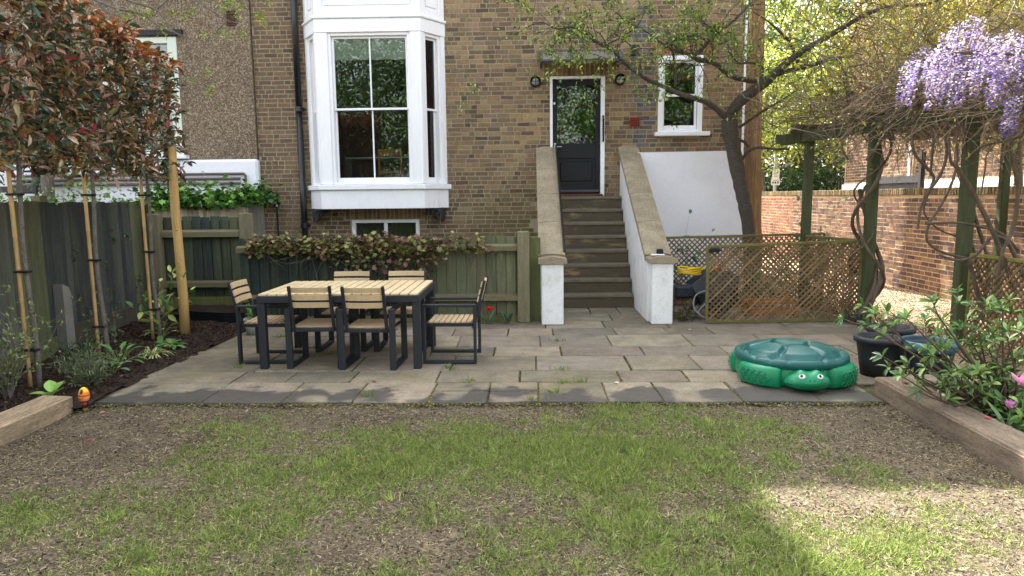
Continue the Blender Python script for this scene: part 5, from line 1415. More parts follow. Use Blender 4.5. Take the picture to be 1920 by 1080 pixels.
br7 = trace(lb, [(1380, 262, 8), (1396, 266, 8), (1404, 276, 8)], TD, scale=.68); br8 = trace(lb, [(1390, 300, 9), (1403, 284, 9), (1420, 277, 8), (1448, 279, 6), (1480, 280, 4)], TD, -.3, scale=.68)
br9 = trace(lb, [(1385, 240, 8), (1420, 215, 7), (1445, 200, 6), (1470, 185, 4), (1500, 165, 3)], TD, -.5, scale=.68)
br10 = trace(lb, [(1420, 158, 7), (1432, 130, 6), (1410, 118, 5), (1385, 118, 5), (1365, 95, 4)], TD - .3, -.3, scale=.68)
trace(lb, [(1267, 160, 7), (1266, 130, 7), (1262, 100, 6), (1258, 82, 4)], TD - .3, scale=.68)
trace(lb, [(1196, 142, 5), (1200, 105, 4), (1176, 80, 3), (1150, 62, 3)], TD - .5, .1, scale=.68)
trace(lb, [(1132, 86, 4), (1165, 70, 4), (1195, 48, 3), (1210, 20, 2)], TD - .5, .1, scale=.68)
lb.mb.build('limbs', m_cbark, tr, True)
fw = Twigs()
for (q, r), rng_, cnt in ((br1, (.45, 1), 16), (br2, (.45, 1), 40), (br3, (.35, 1), 40), (br4, (.1, 1), 26), (br5, (.3, 1), 8), (br6, (.2, 1), 10), (br9, (.3, 1), 6), (br10, (.2, 1), 8)):
    for _ in range(cnt):
        i = int(len(q) * rnd(*rng_)); i = min(i, len(q) - 1)
        fw.grow(q[i], (random.gauss(0, .8), random.gauss(-.1, .5), random.gauss(.35, .6)), rnd(.35, .8), max(.003, min(.009, r[i] * .4)), 2, bend=.45, kids=(1, 3), up=.03)
fw.mb.build('twigs', m_cbark, tr, kind='stuff')
tips = [t for t in fw.tips]; random.shuffle(tips)
lp_, ld_ = [], []
for p, d in tips[:1500]:
    for _ in range(random.randint(2, 5)):
        lp_.append(V(p) + RNG.normal(0, .025, 3)); ld_.append(V(d) * .5 + RNG.normal(0, .55, 3) + (0, 0, -.15))
# fresh bunches, hung low in front of the wall
for px, py in ((1120, 165), (1135, 155), (1085, 95), (1095, 100), (875, 200), (880, 165), (1030, 95), (985, 60), (1245, 175), (1215, 165), (1330, 60), (1180, 40), (1260, 40), (1360, 70), (1310, 20), (1255, 145), (1325, 170), (1390, 60), (1420, 90)):
    c0 = P(px, py, TD - .5)
    for _ in range(16): lp_.append(V(c0) + RNG.normal(0, .07, 3)); ld_.append(RNG.normal(0, 1, 3) + (0, 0, -.3))
n = len(lp_)
leaves('foliage', lp_, ld_, .062, .42, pal(n, [S(150, 170, 72), S(118, 146, 62), S(90, 120, 58), S(184, 190, 90), S(70, 92, 52)], (3, 3, 2, 1.4, 1)), m_leaf, tr)

# ------------------------------------------------------------------ pleached photinia hedge, left
PC = [S(74, 92, 66), S(58, 80, 60), S(124, 100, 72), S(138, 104, 78), S(106, 96, 62), S(170, 126, 104), S(162, 118, 66), S(198, 164, 146), S(166, 54, 64), S(142, 132, 86)]
PWT = (5, 4, 2, 1.8, 2.6, 1.7, 1.4, 1.7, .5, 3.2)
m_phot = m_leafgloss
def photinia(x, y, label, zt, seed, n_l, first):
    random.seed(seed)
    t = thing('photinia_tree', label, 'tree', (x, y, 0), group='pleached photinia trees along the left fence')
    a = MB(); a.tube([(x + .012 * math.sin(z * 4 + seed), y + .01 * math.cos(z * 3), z - .05) for z in np.arange(0, zt - .3, .2)], [.026 - .004 * z for z in np.arange(0, zt - .3, .2)], 9)
    a.build('trunk', m_bark, t, True)
    c = MB(); q = []; r = []; z = -.03
    cxx = x - .055
    while z < zt + .05:
        q += [(cxx, y - .03, z), (cxx, y - .03, z + .26), (cxx, y - .03, z + .268), (cxx, y - .03, z + .276)]; r += [.019, .018, .022, .018]; z += .28
    c.tube(q, r, 10); c.build('bamboo_cane', m_bamboo, t, True)
    for z in (.35, 1.05, 1.72):
        a = MB(); a.box((x - .026, y - .02, z), (.13, .07, .022), S(24, 24, 26), b=.006); a.build('tie', m_plain, t)
    fr_ = MB()
    for z in (1.98, 2.5, 3.0, zt): fr_.tube([(x, y - .58, z), (x, y + .58, z)], .010, 6)
    for dy in (-.5, -.25, .25, .5): fr_.tube([(x + .02, y + dy, 1.9), (x + .02, y + dy, zt + .06)], .010, 6)
    fr_.build('cane_frame', m_bamboo, t, True)
    tw = Twigs()
    for i in range(46):
        z0 = rnd(2.0, zt - .2)
        tw.grow((x, y + rnd(-.5, .5), z0), (random.gauss(0, .5) + .1, random.gauss(0, .8), random.gauss(.2, .4)), rnd(.2, .4), .006, 1, bend=.4, kids=(1, 2))
    tw.mb.build('twigs', m_bark, t, kind='stuff')
    n = n_l
    p = np.stack([x + RNG.normal(.02, .11, n), y + RNG.uniform(-.62, .62, n), RNG.uniform(1.92, zt + .02, n)], 1)
    # whorls: leaves cluster about shoot tips
    m_ = n // 7; tipc = np.stack([x + RNG.normal(.04, .13, m_), y + RNG.uniform(-.62, .62, m_), RNG.uniform(1.92, zt + .06, m_)], 1)
    tipc[:, 2] += .05 * np.sin(tipc[:, 1] * 9 + seed)
    who = np.repeat(tipc, 7, axis=0)[:n]; p[:len(who)] = who + RNG.normal(0, .012, who.shape)
    d = np.stack([RNG.normal(.35, .7, n), RNG.normal(-.25, .7, n), RNG.normal(-.05, .55, n)], 1)
    cl = pal(n, PC, PWT, .2)
    topm = p[:, 2] > zt - .16; cl[topm] = np.where(RNG.random((topm.sum(), 1)) < .6, pal(topm.sum(), [S(178, 112, 50), S(160, 96, 54)]), cl[topm])
    leaves('foliage', p, d, RNG.uniform(.075, .125, n), .36, cl, m_phot, t)
photinia(-4.30, 4.72, 'photinia tree mostly outside the left edge of the view', 3.75, 11, 3300, True)
photinia(-4.42, 5.95, 'red leaved photinia tree with bamboo cane nearest the camera', 3.62, 12, 3300, False)
photinia(-4.50, 7.08, 'middle red leaved photinia tree with bamboo cane in the row', 3.50, 13, 3200, False)
photinia(-4.54, 8.2, 'farthest red leaved photinia tree beside the wooden pole', 3.42, 14, 2700, False)

# ------------------------------------------------------------------ maple behind the left fence, twigs reaching over
random.seed(31)
mp_ = thing('maple_tree', 'young maple with bare twigs reaching over the pebbledash wall', 'tree', (-7.2, 10.2, 0))
a = MB(); q, r = catmull([(-7.2, 10.2, -.1), (-7.15, 10.2, 1.5), (-7.0, 10.1, 3.2), (-6.7, 10.0, 5.0)], [.10, .09, .075, .05]); a.tube(q, r, 10); a.build('trunk', m_bark, mp_, True)
tw = Twigs()
for pts in ([(100, -40, 9), (180, 0, 6), (220, 16, 5), (265, 26, 4), (300, 50, 3.5), (330, 62, 3), (370, 78, 2)], [(180, -30, 8), (240, 0, 5), (292, 18, 4), (312, 42, 3), (322, 56, 2.5), (345, 72, 2)],
            [(150, -60, 7), (185, 5, 5), (205, 30, 4), (215, 48, 2)], [(330, -40, 7), (368, 0, 4), (400, 22, 3.5), (425, 38, 3), (448, 44, 2)], [(292, 18, 3), (310, 4, 3), (335, -20, 3)], [(425, 38, 2.5), (405, 60, 2), (386, 78, 1.5)]):
    trace(tw, pts, 9.6, n=6)
for px, py in ((100, -40), (180, -30), (330, -40)):
    e = P(px, py, 9.6); q, r = catmull([(-6.75, 10.0, 4.7), ((-6.75 + e.x) / 2, 9.8, e.z + .15), tuple(e)], [.04, .03, .022]); tw.mb.tube(q, r, 6, cap=False)
tw.mb.build('limbs', m_bark, mp_, True)
lp_, ld_ = [], []
for px, py, kk in ((250, 18, 10), (280, 22, 12), (232, 30, 10), (345, 30, 12), (360, 20, 10), (325, 25, 8), (430, 5, 18), (420, 15, 14), (445, 10, 12), (486, 30, 14), (490, 40, 12), (383, 66, 12), (425, 66, 12), (455, 66, 14), (410, 60, 6), (445, 32, 8), (392, 138, 10), (362, 150, 8), (395, 168, 14), (310, 58, 8), (390, 180, 5), (265, 35, 6), (500, 5, 8), (310, 45, 6)):
    c0 = P(px, py, 9.6)
    for _ in range(kk * 2): lp_.append(V(c0) + RNG.normal(0, .035, 3)); ld_.append(np.array([RNG.normal(0, 1), RNG.normal(0, .8), RNG.normal(-.1, .35)]))
n = len(lp_); leaves('foliage', lp_, ld_, .055, .35, pal(n, [S(150, 170, 70), S(126, 150, 62), S(178, 186, 96)]), m_leaf, mp_)

# ------------------------------------------------------------------ ivy hedge on the boundary fence and creeper on the low fence
IVY = ([(0, 0, 0), (.45, .12, .05), (.28, .45, .06), (.5, .62, .0), (.15, .68, .05), (0, 1, 0), (-.15, .68, .05), (-.5, .62, 0), (-.28, .45, .06), (-.45, .12, .05)],
       [(0, 1, 2), (0, 2, 4), (2, 3, 4), (0, 4, 5), (0, 5, 6), (0, 6, 8), (6, 7, 8), (0, 8, 9)])
random.seed(41)
iv = thing('ivy_hedge', 'thick bright green ivy topping the pale boundary fence', 'ivy', (-5.0, 10.9, 1.6))
n = 2600; u = RNG.uniform(0, 1, n); A, B = V((-5.45, 9.9, 1.62)), V((-4.62, 12.0, 1.66))
p = A + (B - A) * u[:, None] + np.stack([RNG.normal(.02, .13, n), RNG.normal(0, .1, n), np.abs(RNG.normal(0, .13, n)) - .08 + .1 * np.sin(u * 9) * .3], 1)
leaves('foliage', p, np.stack([RNG.normal(.5, .6, n), RNG.normal(-.7, .6, n), RNG.normal(.0, .6, n)], 1), .085, 1.0, pal(n, [S(86, 136, 48), S(112, 160, 60), S(58, 98, 44), S(44, 74, 42), S(146, 178, 84)], (3, 2.4, 2.4, 2, .6)), m_leafgloss, iv, IVY)
a = Twigs()
for i in range(24):
    f = i / 23; q = A + (B - A) * f; a.grow(tuple(q + (0, 0, -.1)), (random.gauss(0, .5), random.gauss(0, .5), .5), .3, .006, 1)
a.mb.build('stems', m_bark, iv, kind='stuff')
iv2 = thing('ivy_growth', 'leafy green growth along the top of the left board fence', 'ivy', (-5.5, 8.5, 1.6))
n = 560; y_ = RNG.uniform(6.2, 9.8, n); hh = np.abs(RNG.normal(0, .10, n)) * (1.2 + .9 * np.sin(y_ * 3.1))
p = np.stack([-5.45 - .1 * (y_ - 7) * .3 + RNG.normal(-.05, .08, n), y_, 1.60 + hh], 1)
leaves('foliage', p, RNG.normal(0, 1, (n, 3)), .055, .8, pal(n, [S(96, 136, 56), S(128, 164, 80), S(70, 104, 50)]), m_leaf, iv2, IVY)
m_ = 160; pv = []
for y0, z0 in ((8.0, 1.1), (8.35, 1.15), (8.7, .85), (9.3, 1.2), (9.45, .5), (8.9, 1.2), (9.6, .55), (8.1, .5)):
    for _ in range(10): pv.append((-5.40 - .075 * (y0 - 7.66) + .02, y0 + random.gauss(0, .06), z0 + random.gauss(0, .06)))
leaves('trailing_leaves', pv, np.stack([RNG.normal(.8, .3, len(pv)), RNG.normal(0, .5, len(pv)), RNG.normal(-.5, .5, len(pv))], 1), .06, .9, pal(len(pv), [S(70, 100, 62), S(96, 124, 78)]), m_leaf, iv2, IVY)
n = 260; p = np.stack([RNG.uniform(-8.4, -5.9, n), RNG.uniform(9.5, 10.8, n), 1.55 + np.abs(RNG.normal(0, .28, n))], 1)
leaves('shoots', p, RNG.normal(0, 1, (n, 3)) + (0, 0, .4), .06, .5, pal(n, [S(140, 176, 84), S(112, 150, 70)]), m_leaf, iv2)

cr = thing('virginia_creeper', 'reddish green creeper draped along the top of the low fence', 'creeper', (-2.2, 9.0, 1.0))
random.seed(43); n = 2300
u = RNG.uniform(-3.72, -.55, n); dens = np.where(u > -1.15, RNG.random(n) < .35, True); u = u[dens]; n = len(u)
z = 1.07 + RNG.normal(0, .055, n) + .02 * np.sin(u * 5)
hang = RNG.random(n) < .26; z[hang] = 1.02 - np.abs(RNG.normal(0, .22, hang.sum())) * np.clip(1.2 - np.abs(u[hang] + 1.9), .15, 1)
p = np.stack([u, 9.06 - np.abs(RNG.normal(0, .06, n)), z], 1)
leaves('foliage', p, np.stack([RNG.normal(0, .6, n), RNG.normal(-.7, .5, n), RNG.normal(-.4, .5, n)], 1), .068, .95, pal(n, [S(140, 142, 82), S(112, 112, 62), S(112, 74, 64), S(136, 96, 84), S(160, 158, 100), S(78, 72, 44)], (3, 2.6, 2, 1.5, 1.4, 1.6)), m_leaf, cr, IVY)
a = Twigs()
for i in range(60):
    x = rnd(-3.6, -.3); a.grow((x, 9.06, rnd(.9, 1.08)), (random.gauss(0, 1), -.1, random.gauss(-.4, .5)), rnd(.2, .6), .005, 1, bend=.4, kids=(1, 2))
a.mb.build('stems', m_bark, cr, kind='stuff')

# ------------------------------------------------------------------ small plants of the left bed
def gz(x, y): return .05 * vnoise((x, y, 3.1), 1.4) + .03 * vnoise((x, y, 9.7), 8.4)
def rosette(name, label, cat, x, y, n, L, wd, cols, elev=(.3, 1.0), mat=None, stalk=0.0, tmpl=LEAF, bend=.25, z=None, individual=True, scol=S(120, 128, 70)):
    z = gz(x, y) if z is None else z
    t = thing(name, label, cat, (x, y, z))
    for i in range(n):
        az = 2 * math.pi * (i + rnd(-.3, .3)) / n; el = rnd(*elev); d = Vector((math.cos(az) * math.cos(el), math.sin(az) * math.cos(el), math.sin(el)))
        ln = L * rnd(.75, 1.2); p0 = Vector((x, y, z)) + Vector((rnd(-.02, .02), rnd(-.02, .02), 0)); a = MB()
        if stalk:
            p1 = p0 + d * stalk * rnd(.7, 1.2); sm = MB(); sm.tube([p0, (p0 + p1) / 2 + Vector((0, 0, .01)), p1], [.004, .003, .003], 5, scol, cap=False); so = sm.build('stalk', m_leaf, t); p0 = p1; d = (d + Vector((0, 0, -.5))).normalized()
        col = jc(random.choice(cols), .15)
        side = d.cross(Vector((0, 0, 1)))
        if side.length < .05: side = Vector((1, 0, 0))
        side.normalize(); nrm = side.cross(d)
        m_seg = 5; rows = []
        for k_ in range(m_seg + 1):
            f = k_ / m_seg; c0 = p0 + d * ln * f - Vector((0, 0, bend * ln * f * f)); w_ = wd * ln * (math.sin(math.pi * min(1, f * .92 + .06)) ** .8) * .5
            rows.append((c0 - side * w_ + nrm * w_ * .3, c0, c0 + side * w_ + nrm * w_ * .3))
        for k_ in range(m_seg):
            A_, B_ = rows[k_], rows[k_ + 1]
            a.poly([A_[0], A_[1], B_[1], B_[0]], col); a.poly([A_[1], A_[2], B_[2], B_[1]], col)
        a.build('leaf', mat or m_leaf, t, True)
    return t
random.seed(51)
rosette('broad_leaf_plant', 'pale green broad leaved plant behind the left sleeper', 'plant', -4.02, 5.52, 5, .17, .62, [S(150, 186, 96), S(126, 166, 80)], (.7, 1.3), bend=.1, stalk=.04)
rosette('hellebore', 'green hellebore with divided leaves in the middle of the left bed', 'plant', -4.12, 6.68, 20, .12, .36, [S(72, 116, 60), S(92, 138, 72)], (.4, 1.2), stalk=.18)
rosette('hellebore', 'smaller blue green hellebore close to the patio edge', 'plant', -4.02, 6.42, 9, .10, .6, [S(104, 140, 96), S(84, 124, 80)], (.3, 1.1), stalk=.10)
rosette('variegated_sedge', 'cream striped sedge with arching leaves in the left bed', 'plant', -4.02, 7.12, 44, .30, .055, [S(176, 180, 120), S(138, 152, 92), S(200, 200, 150)], (.5, 1.3), bend=.75)
rosette('leafy_perennial', 'low green leafy plant right of the striped sedge', 'plant', -4.05, 7.55, 22, .13, .42, [S(84, 126, 60), S(108, 146, 76)], (.2, 1.0), stalk=.07)
au = rosette('spotted_laurel', 'spotted laurel with cream splashed leaves by the wooden pole', 'shrub', -4.50, 8.22, 12, .15, .42, [S(78, 116, 56), S(196, 200, 120), S(120, 150, 70)], (.2, 1.3), stalk=.16, mat=m_leafgloss)
for dz in (.2, .38, .52):
    for i in range(8):
        pass
def bushlet(name, label, cat, x, y, h, sp, n, L, wd, cols, stems=10, mat=None, tmpl=LEAF, z=None, up=.25, scol=None):
    z = gz(x, y) if z is None else z
    t = thing(name, label, cat, (x, y, z)); tw = Twigs()
    for i in range(stems):
        tw.grow((x + rnd(-.04, .04), y + rnd(-.04, .04), z - .02), (random.gauss(0, sp), random.gauss(0, sp), 1), h * rnd(.7, 1.1), .006, 1, bend=.3, kids=(2, 3), up=up)
    tw.mb.build('stems', m_bark, t, kind='stuff')
    tp = [random.choice(tw.tips) for _ in range(n)]
    leaves('foliage', [V(p) + RNG.normal(0, .012, 3) for p, d in tp], [V(d) + RNG.normal(0, .6, 3) for p, d in tp], L, wd, pal(n, cols), mat or m_leaf, t, tmpl)
    return t
bushlet('spotted_laurel', 'upright spotted laurel shoots against the far board fence', 'shrub', -4.62, 8.42, .5, .25, 60, .13, .42, [S(84, 124, 60), S(186, 192, 110), S(110, 142, 66)], 5, m_leafgloss)
bushlet('small_leaf_shrub', 'twiggy small leaved shrub at the left edge of the view', 'shrub', -4.44, 5.62, .72, .35, 900, .035, .5, [S(118, 134, 74), S(92, 110, 60), S(146, 152, 96)], 16)
bushlet('lavender', 'grey green feathery clump in the left bed', 'plant', -4.18, 6.18, .22, .9, 700, .055, .16, [S(112, 124, 90), S(136, 146, 108), S(84, 98, 66)], 26)
bushlet('lavender', 'dark feathery clump beside the concrete stub', 'plant', -4.42, 6.62, .26, .8, 600, .05, .2, [S(82, 104, 64), S(62, 84, 54), S(110, 128, 84)], 22)
bushlet('lavender', 'low grey fern like clump near the patio corner', 'plant', -3.98, 5.98, .14, 1.3, 500, .05, .2, [S(120, 128, 92), S(92, 104, 70)], 20)
bushlet('wispy_shrub', 'sparse wispy shoots in front of the left fence boards', 'shrub', -4.95, 7.95, .5, .4, 70, .06, .5, [S(70, 92, 60), S(92, 110, 74)], 6)
bushlet('pot_plant', 'fresh green leaves growing in the small grey pot', 'plant', -3.42, 8.38, .13, .5, 26, .09, .55, [S(116, 170, 72), S(92, 146, 62)], 5, z=.18)
# tulips by the low fence and in the right bed
def tulip(name, label, x, y, h, col, nl, z=0.0, ph=.06, open_=.3, lcol=(S(104, 134, 100), S(84, 118, 84))):
    t = thing(name, label, 'tulip', (x, y, z))
    if h:
        a = MB(); q, r = catmull([(x, y, z), (x + .01, y - .005, z + h * .5), (x + .015, y - .01, z + h)], [.005, .005, .004]); a.tube(q, r, 6, S(110, 140, 80)); a.build('stem', m_leaf, t)
        for i in range(6):
            az = i * math.pi / 3; d = Vector((math.cos(az), math.sin(az), 0)); a = MB(); p0 = Vector((x + .015, y - .01, z + h)); rows = []; sd2 = Vector((-d.y, d.x, 0))
            for k_ in range(5):
                f = k_ / 4; rr = ph * (.45 * math.sin(f * 2.2) + open_ * f * f); w_ = ph * .42 * math.sin(math.pi * (f * .9 + .08)); c0 = p0 + d * rr + Vector((0, 0, ph * f)); rows.append((c0 - sd2 * w_, c0 + sd2 * w_))
            for k_ in range(4): a.poly([rows[k_][0], rows[k_][1], rows[k_ + 1][1], rows[k_ + 1][0]], jc(col, .1))
            a.build('petal', m_petal, t, True)
    for i in range(nl):
        az = rnd(0, 6.28); d = Vector((math.cos(az) * .5, math.sin(az) * .5, 1)).normalized(); a = MB(); L = rnd(.14, .24); rows = []; sd2 = Vector((-math.sin(az), math.cos(az), 0)); c1 = jc(random.choice(lcol), .12)
        for k_ in range(6):
            f = k_ / 5; c0 = Vector((x, y, z)) + d * L * f + Vector((math.cos(az), math.sin(az), -.3)) * (.07 * f * f); w_ = .022 * math.sin(math.pi * (f * .9 + .1)); rows.append((c0 - sd2 * w_, c0 + sd2 * w_))
        for k_ in range(5): a.poly([rows[k_][0], rows[k_][1], rows[k_ + 1][1], rows[k_ + 1][0]], c1)
        a.build('leaf', m_leaf, t, True)
random.seed(61)
tulip('tulip', 'red tulip in flower at the foot of the low fence', -.55, 8.98, .17, S(226, 40, 36), 6, ph=.065)
tulip('tulip', 'flowerless tulip leaves beside the red tulip', -.30, 9.0, 0, S(226, 40, 36), 8)
tp = G(1890, 800, .08)
tulip('tulip', 'pink open tulip standing in the right raised bed', 3.30, 4.62, .30, S(226, 150, 190), 5, z=.05, ph=.085, open_=.75, lcol=(S(112, 150, 92), S(132, 168, 108)))
tulip('tulip', 'closed pink tulip bud below the open one', 3.24, 4.66, .14, S(206, 140, 190), 3, z=.05, ph=.06, open_=.1, lcol=(S(112, 150, 92), S(92, 130, 80)))

# ------------------------------------------------------------------ rhododendron and ground plants, right bed
random.seed(71)
rh_ = thing('rhododendron', 'open rhododendron shrub with whorled glossy leaves in the right bed', 'shrub', (3.55, 5.1, 0))
tw = Twigs(); rt = []
SH = [(1625, 610), (1650, 612), (1700, 598), (1640, 590), (1735, 600), (1750, 580), (1760, 630), (1765, 600), (1790, 640), (1800, 615), (1820, 640), (1780, 680), (1800, 700), (1830, 600), (1850, 640), (1870, 610), (1895, 590), (1890, 640), (1910, 620), (1655, 668), (1700, 690), (1712, 700), (1735, 690), (1690, 705), (1722, 735), (1775, 720), (1840, 700), (1860, 720), (1880, 690), (1905, 680), (1820, 725), (1770, 655), (1740, 655), (1835, 668), (1905, 720), (1850, 590), (1812, 575), (1880, 580)]
base = Vector((3.55, 5.12, .04))
for px, py in SH:
    Y = rnd(4.75, 5.5); e = P(px, py, Y); mid = base.lerp(e, .5) + Vector((rnd(-.08, .08), rnd(-.05, .05), rnd(-.12, -.02)))
    q, r = catmull([base + Vector((rnd(-.05, .05), rnd(-.05, .05), 0)), mid, e], [.013, .009, .004]); tw.mb.tube(q, r, 6, cap=False)
    rt.append((e, (e - mid).normalized()))
    for _ in range(2):
        i = random.randint(len(q) // 2, len(q) - 1); e2 = Vector(q[i]) + Vector((rnd(-.16, .16), rnd(-.12, .12), rnd(-.02, .15))); tw.mb.tube([q[i], (Vector(q[i]) + e2) / 2 + Vector((0, 0, -.01)), e2], [.005, .004, .003], 5, cap=False); rt.append((e2, (e2 - Vector(q[i])).normalized()))
tw.mb.build('stems', M('rhodo_stem', S(88, 74, 60), .8, .2, 6, 60, .2, .3), rh_, True)
def whorl_leaves(parent, tips, nl, L, wd, cols, mat, name='leaf', limit=300):
    cnt = 0; rest = ([], [], [])
    for e, d in tips:
        for i in range(random.randint(*nl)):
            az = 2 * math.pi * i / 6 + rnd(-.3, .3); s1 = d.cross(Vector((0, 0, 1)));
            if s1.length < .1: s1 = Vector((1, 0, 0))
            s1.normalize(); s2 = d.cross(s1); dd = (d * rnd(.15, .8) + s1 * math.cos(az) + s2 * math.sin(az) + Vector((0, 0, .1))).normalized()
            if cnt < limit:
                cnt += 1; fr_ = frames(np.array([dd]), np.array([rnd(-.5, .5)])); ln = L * rnd(.7, 1.2); tv = np.array(LEAF[0]) * (ln * wd, ln, ln)
                v = (fr_[0] @ tv.T).T + np.array(e); mesh_obj(name, v, [tuple(f) for f in LEAF[1]], [jc(random.choice(cols), .15)] * 6, mat, parent)
            else: rest[0].append(V(e)); rest[1].append(V(dd))
    if rest[0]: leaves('foliage', rest[0], rest[1], L, wd, pal(len(rest[0]), cols), mat, parent)
whorl_leaves(rh_, rt, (5, 8), .085, .33, [S(104, 138, 66), S(130, 160, 82), S(84, 118, 58), S(150, 172, 104), S(70, 100, 52)], m_leafgloss)
gcv = thing('ground_cover', 'low green leafy plants around the rhododendron stems', 'plant', (3.6, 4.8, .05))
n = 900; p = np.stack([RNG.uniform(3.18, 4.3, n), RNG.uniform(3.9, 5.55, n), .05 + np.abs(RNG.normal(0, .09, n))], 1)
kp = np.array([vnoise((a_, b_, 0), 2.2) > -.15 for a_, b_ in p[:, :2]]); p = p[kp]; n = len(p)
leaves('foliage', p, np.stack([RNG.normal(0, .8, n), RNG.normal(-.2, .8, n), RNG.normal(.3, .5, n)], 1), .075, .36, pal(n, [S(96, 132, 66), S(120, 154, 80), S(72, 106, 56)]), m_leaf, gcv)
bushlet('sapling', 'small leafy sapling behind the hose reel by the pier', 'sapling', 2.02, 9.75, 1.0, .16, 60, .07, .6, [S(70, 96, 62), S(96, 122, 80)], 3)
bushlet('sapling', 'slender leafy sapling beside the farthest pergola post', 'sapling', 4.16, 10.05, 1.35, .12, 70, .08, .6, [S(150, 160, 140), S(96, 118, 80), S(70, 94, 60)], 3)
bushlet('store_plant', 'green leafy plants growing behind the trellis gate', 'plant', 3.4, 9.95, .5, .6, 260, .07, .5, [S(84, 112, 66), S(112, 140, 90)], 14)
bushlet('foot_plant', 'dark strappy leaves at the foot of the pier', 'plant', 2.02, 9.12, .16, 1.0, 60, .09, .22, [S(120, 110, 62), S(92, 96, 52), S(70, 60, 44)], 8, z=0)
bushlet('foot_plant', 'trailing dark leaves at the foot of the pergola post', 'plant', 4.15, 8.82, .12, 1.4, 50, .10, .3, [S(70, 80, 66), S(96, 104, 88)], 8, z=0)
bushlet('tall_weed', 'bright leafy plant growing above the brick garden wall', 'plant', 7.35, 10.6, 2.15, .08, 120, .14, .22, [S(130, 160, 84), S(104, 140, 70)], 5)
# ------------------------------------------------------------------ wisteria on the pergola
random.seed(81)
m_vine = M('vine_bark', S(94, 82, 67), .85, .3, 8, 50, .3, .8, .008, stretch=(3, 3, 1))
m_twig = M('grey_twig', (1, 1, 1), .85, .2, 8, 50, .2, .2, attr=True)
ws = thing('wisteria', 'old wisteria with twisted vines and lilac flowers over the pergola', 'wisteria', (4.3, 8.9, 0))
vm = Twigs()
def helix(x, y, z0, z1, r, turns, rad_, ph=0.0, n=26):
    pts = []; rr = []; rad = rad_ * .68
    for i in range(n + 1):
        f = i / n; a_ = ph + turns * 2 * math.pi * f; k_ = r * (1 + .25 * math.sin(f * 9 + ph)); pts.append((x + k_ * math.cos(a_), y + k_ * math.sin(a_), z0 + (z1 - z0) * f)); rr.append(rad * (1 - .3 * f) * rnd(.9, 1.1))
    vm.mb.tube(pts, rr, 9, cap=False)
helix(4.27, 8.90, .0, 2.5, .15, 1.7, .042, 3.4); helix(4.28, 8.92, .3, 2.5, .17, -1.3, .032, .5); helix(4.30, 8.9, .0, 1.7, .13, .8, .05, 4.0); helix(4.25, 8.95, .6, 2.5, .14, 2.2, .02, 1.4)
helix(4.80, 7.64, .0, 2.4, .14, .8, .035, 4.4); helix(4.84, 7.6, .0, 1.4, .13, .5, .03, 5.4)
T2 = lambda pts, Y, **kw: trace(vm, pts, Y, scale=.62, **kw)
T2([(1845, 600, 14), (1830, 540, 14), (1815, 490, 12), (1790, 480, 8), (1760, 470, 8), (1738, 450, 8), (1742, 420, 8), (1758, 395, 8), (1782, 350, 8), (1795, 300, 7), (1790, 240, 6)], 7.4)
T2([(1905, 560, 12), (1880, 480, 12), (1850, 410, 14), (1820, 355, 14), (1795, 315, 13), (1782, 300, 8), (1780, 250, 5)], 7.1)
T2([(1920, 520, 12), (1890, 455, 12), (1860, 445, 9), (1830, 478, 9), (1795, 488, 8), (1762, 478, 7)], 7.2)
T2([(1735, 420, 5), (1760, 418, 6), (1800, 418, 7), (1850, 428, 8), (1880, 440, 9), (1910, 470, 9)], 7.3)
T2([(1712, 235, 9), (1710, 265, 9), (1716, 290, 9), (1735, 312, 9), (1750, 330, 8), (1748, 345, 8), (1738, 370, 6), (1733, 400, 5), (1760, 430, 5), (1800, 445, 5)], 7.9)
T2([(1746, 235, 8), (1750, 260, 8), (1748, 290, 7), (1744, 330, 6)], 7.9)
T2([(1770, 240, 7), (1775, 290, 8), (1762, 330, 9), (1740, 360, 10), (1728, 385, 8), (1720, 430, 6)], 7.8)
T2([(1910, 205, 7), (1895, 250, 7), (1898, 300, 9), (1908, 350, 10), (1905, 400, 12), (1895, 440, 12), (1880, 470, 10), (1870, 520, 9)], 7.0)
T2([(1600, 240, 10), (1585, 250, 8), (1578, 275, 6), (1590, 300, 5)], 8.8); T2([(1650, 225, 10), (1660, 250, 10), (1675, 262, 9), (1668, 240, 7)], 8.6)
T2([(1660, 255, 9), (1640, 280, 10), (1625, 300, 10)], 8.8); T2([(1810, 300, 6), (1840, 275, 7), (1880, 265, 7), (1920, 255, 6)], 7.0)
T2([(1840, 360, 5), (1848, 310, 5), (1850, 290, 4), (1885, 250, 4)], 6.9); T2([(1790, 200, 4), (1795, 250, 4), (1790, 300, 4), (1800, 340, 4)], 7.0)
vm.mb.build('vines', m_vine, ws, True)
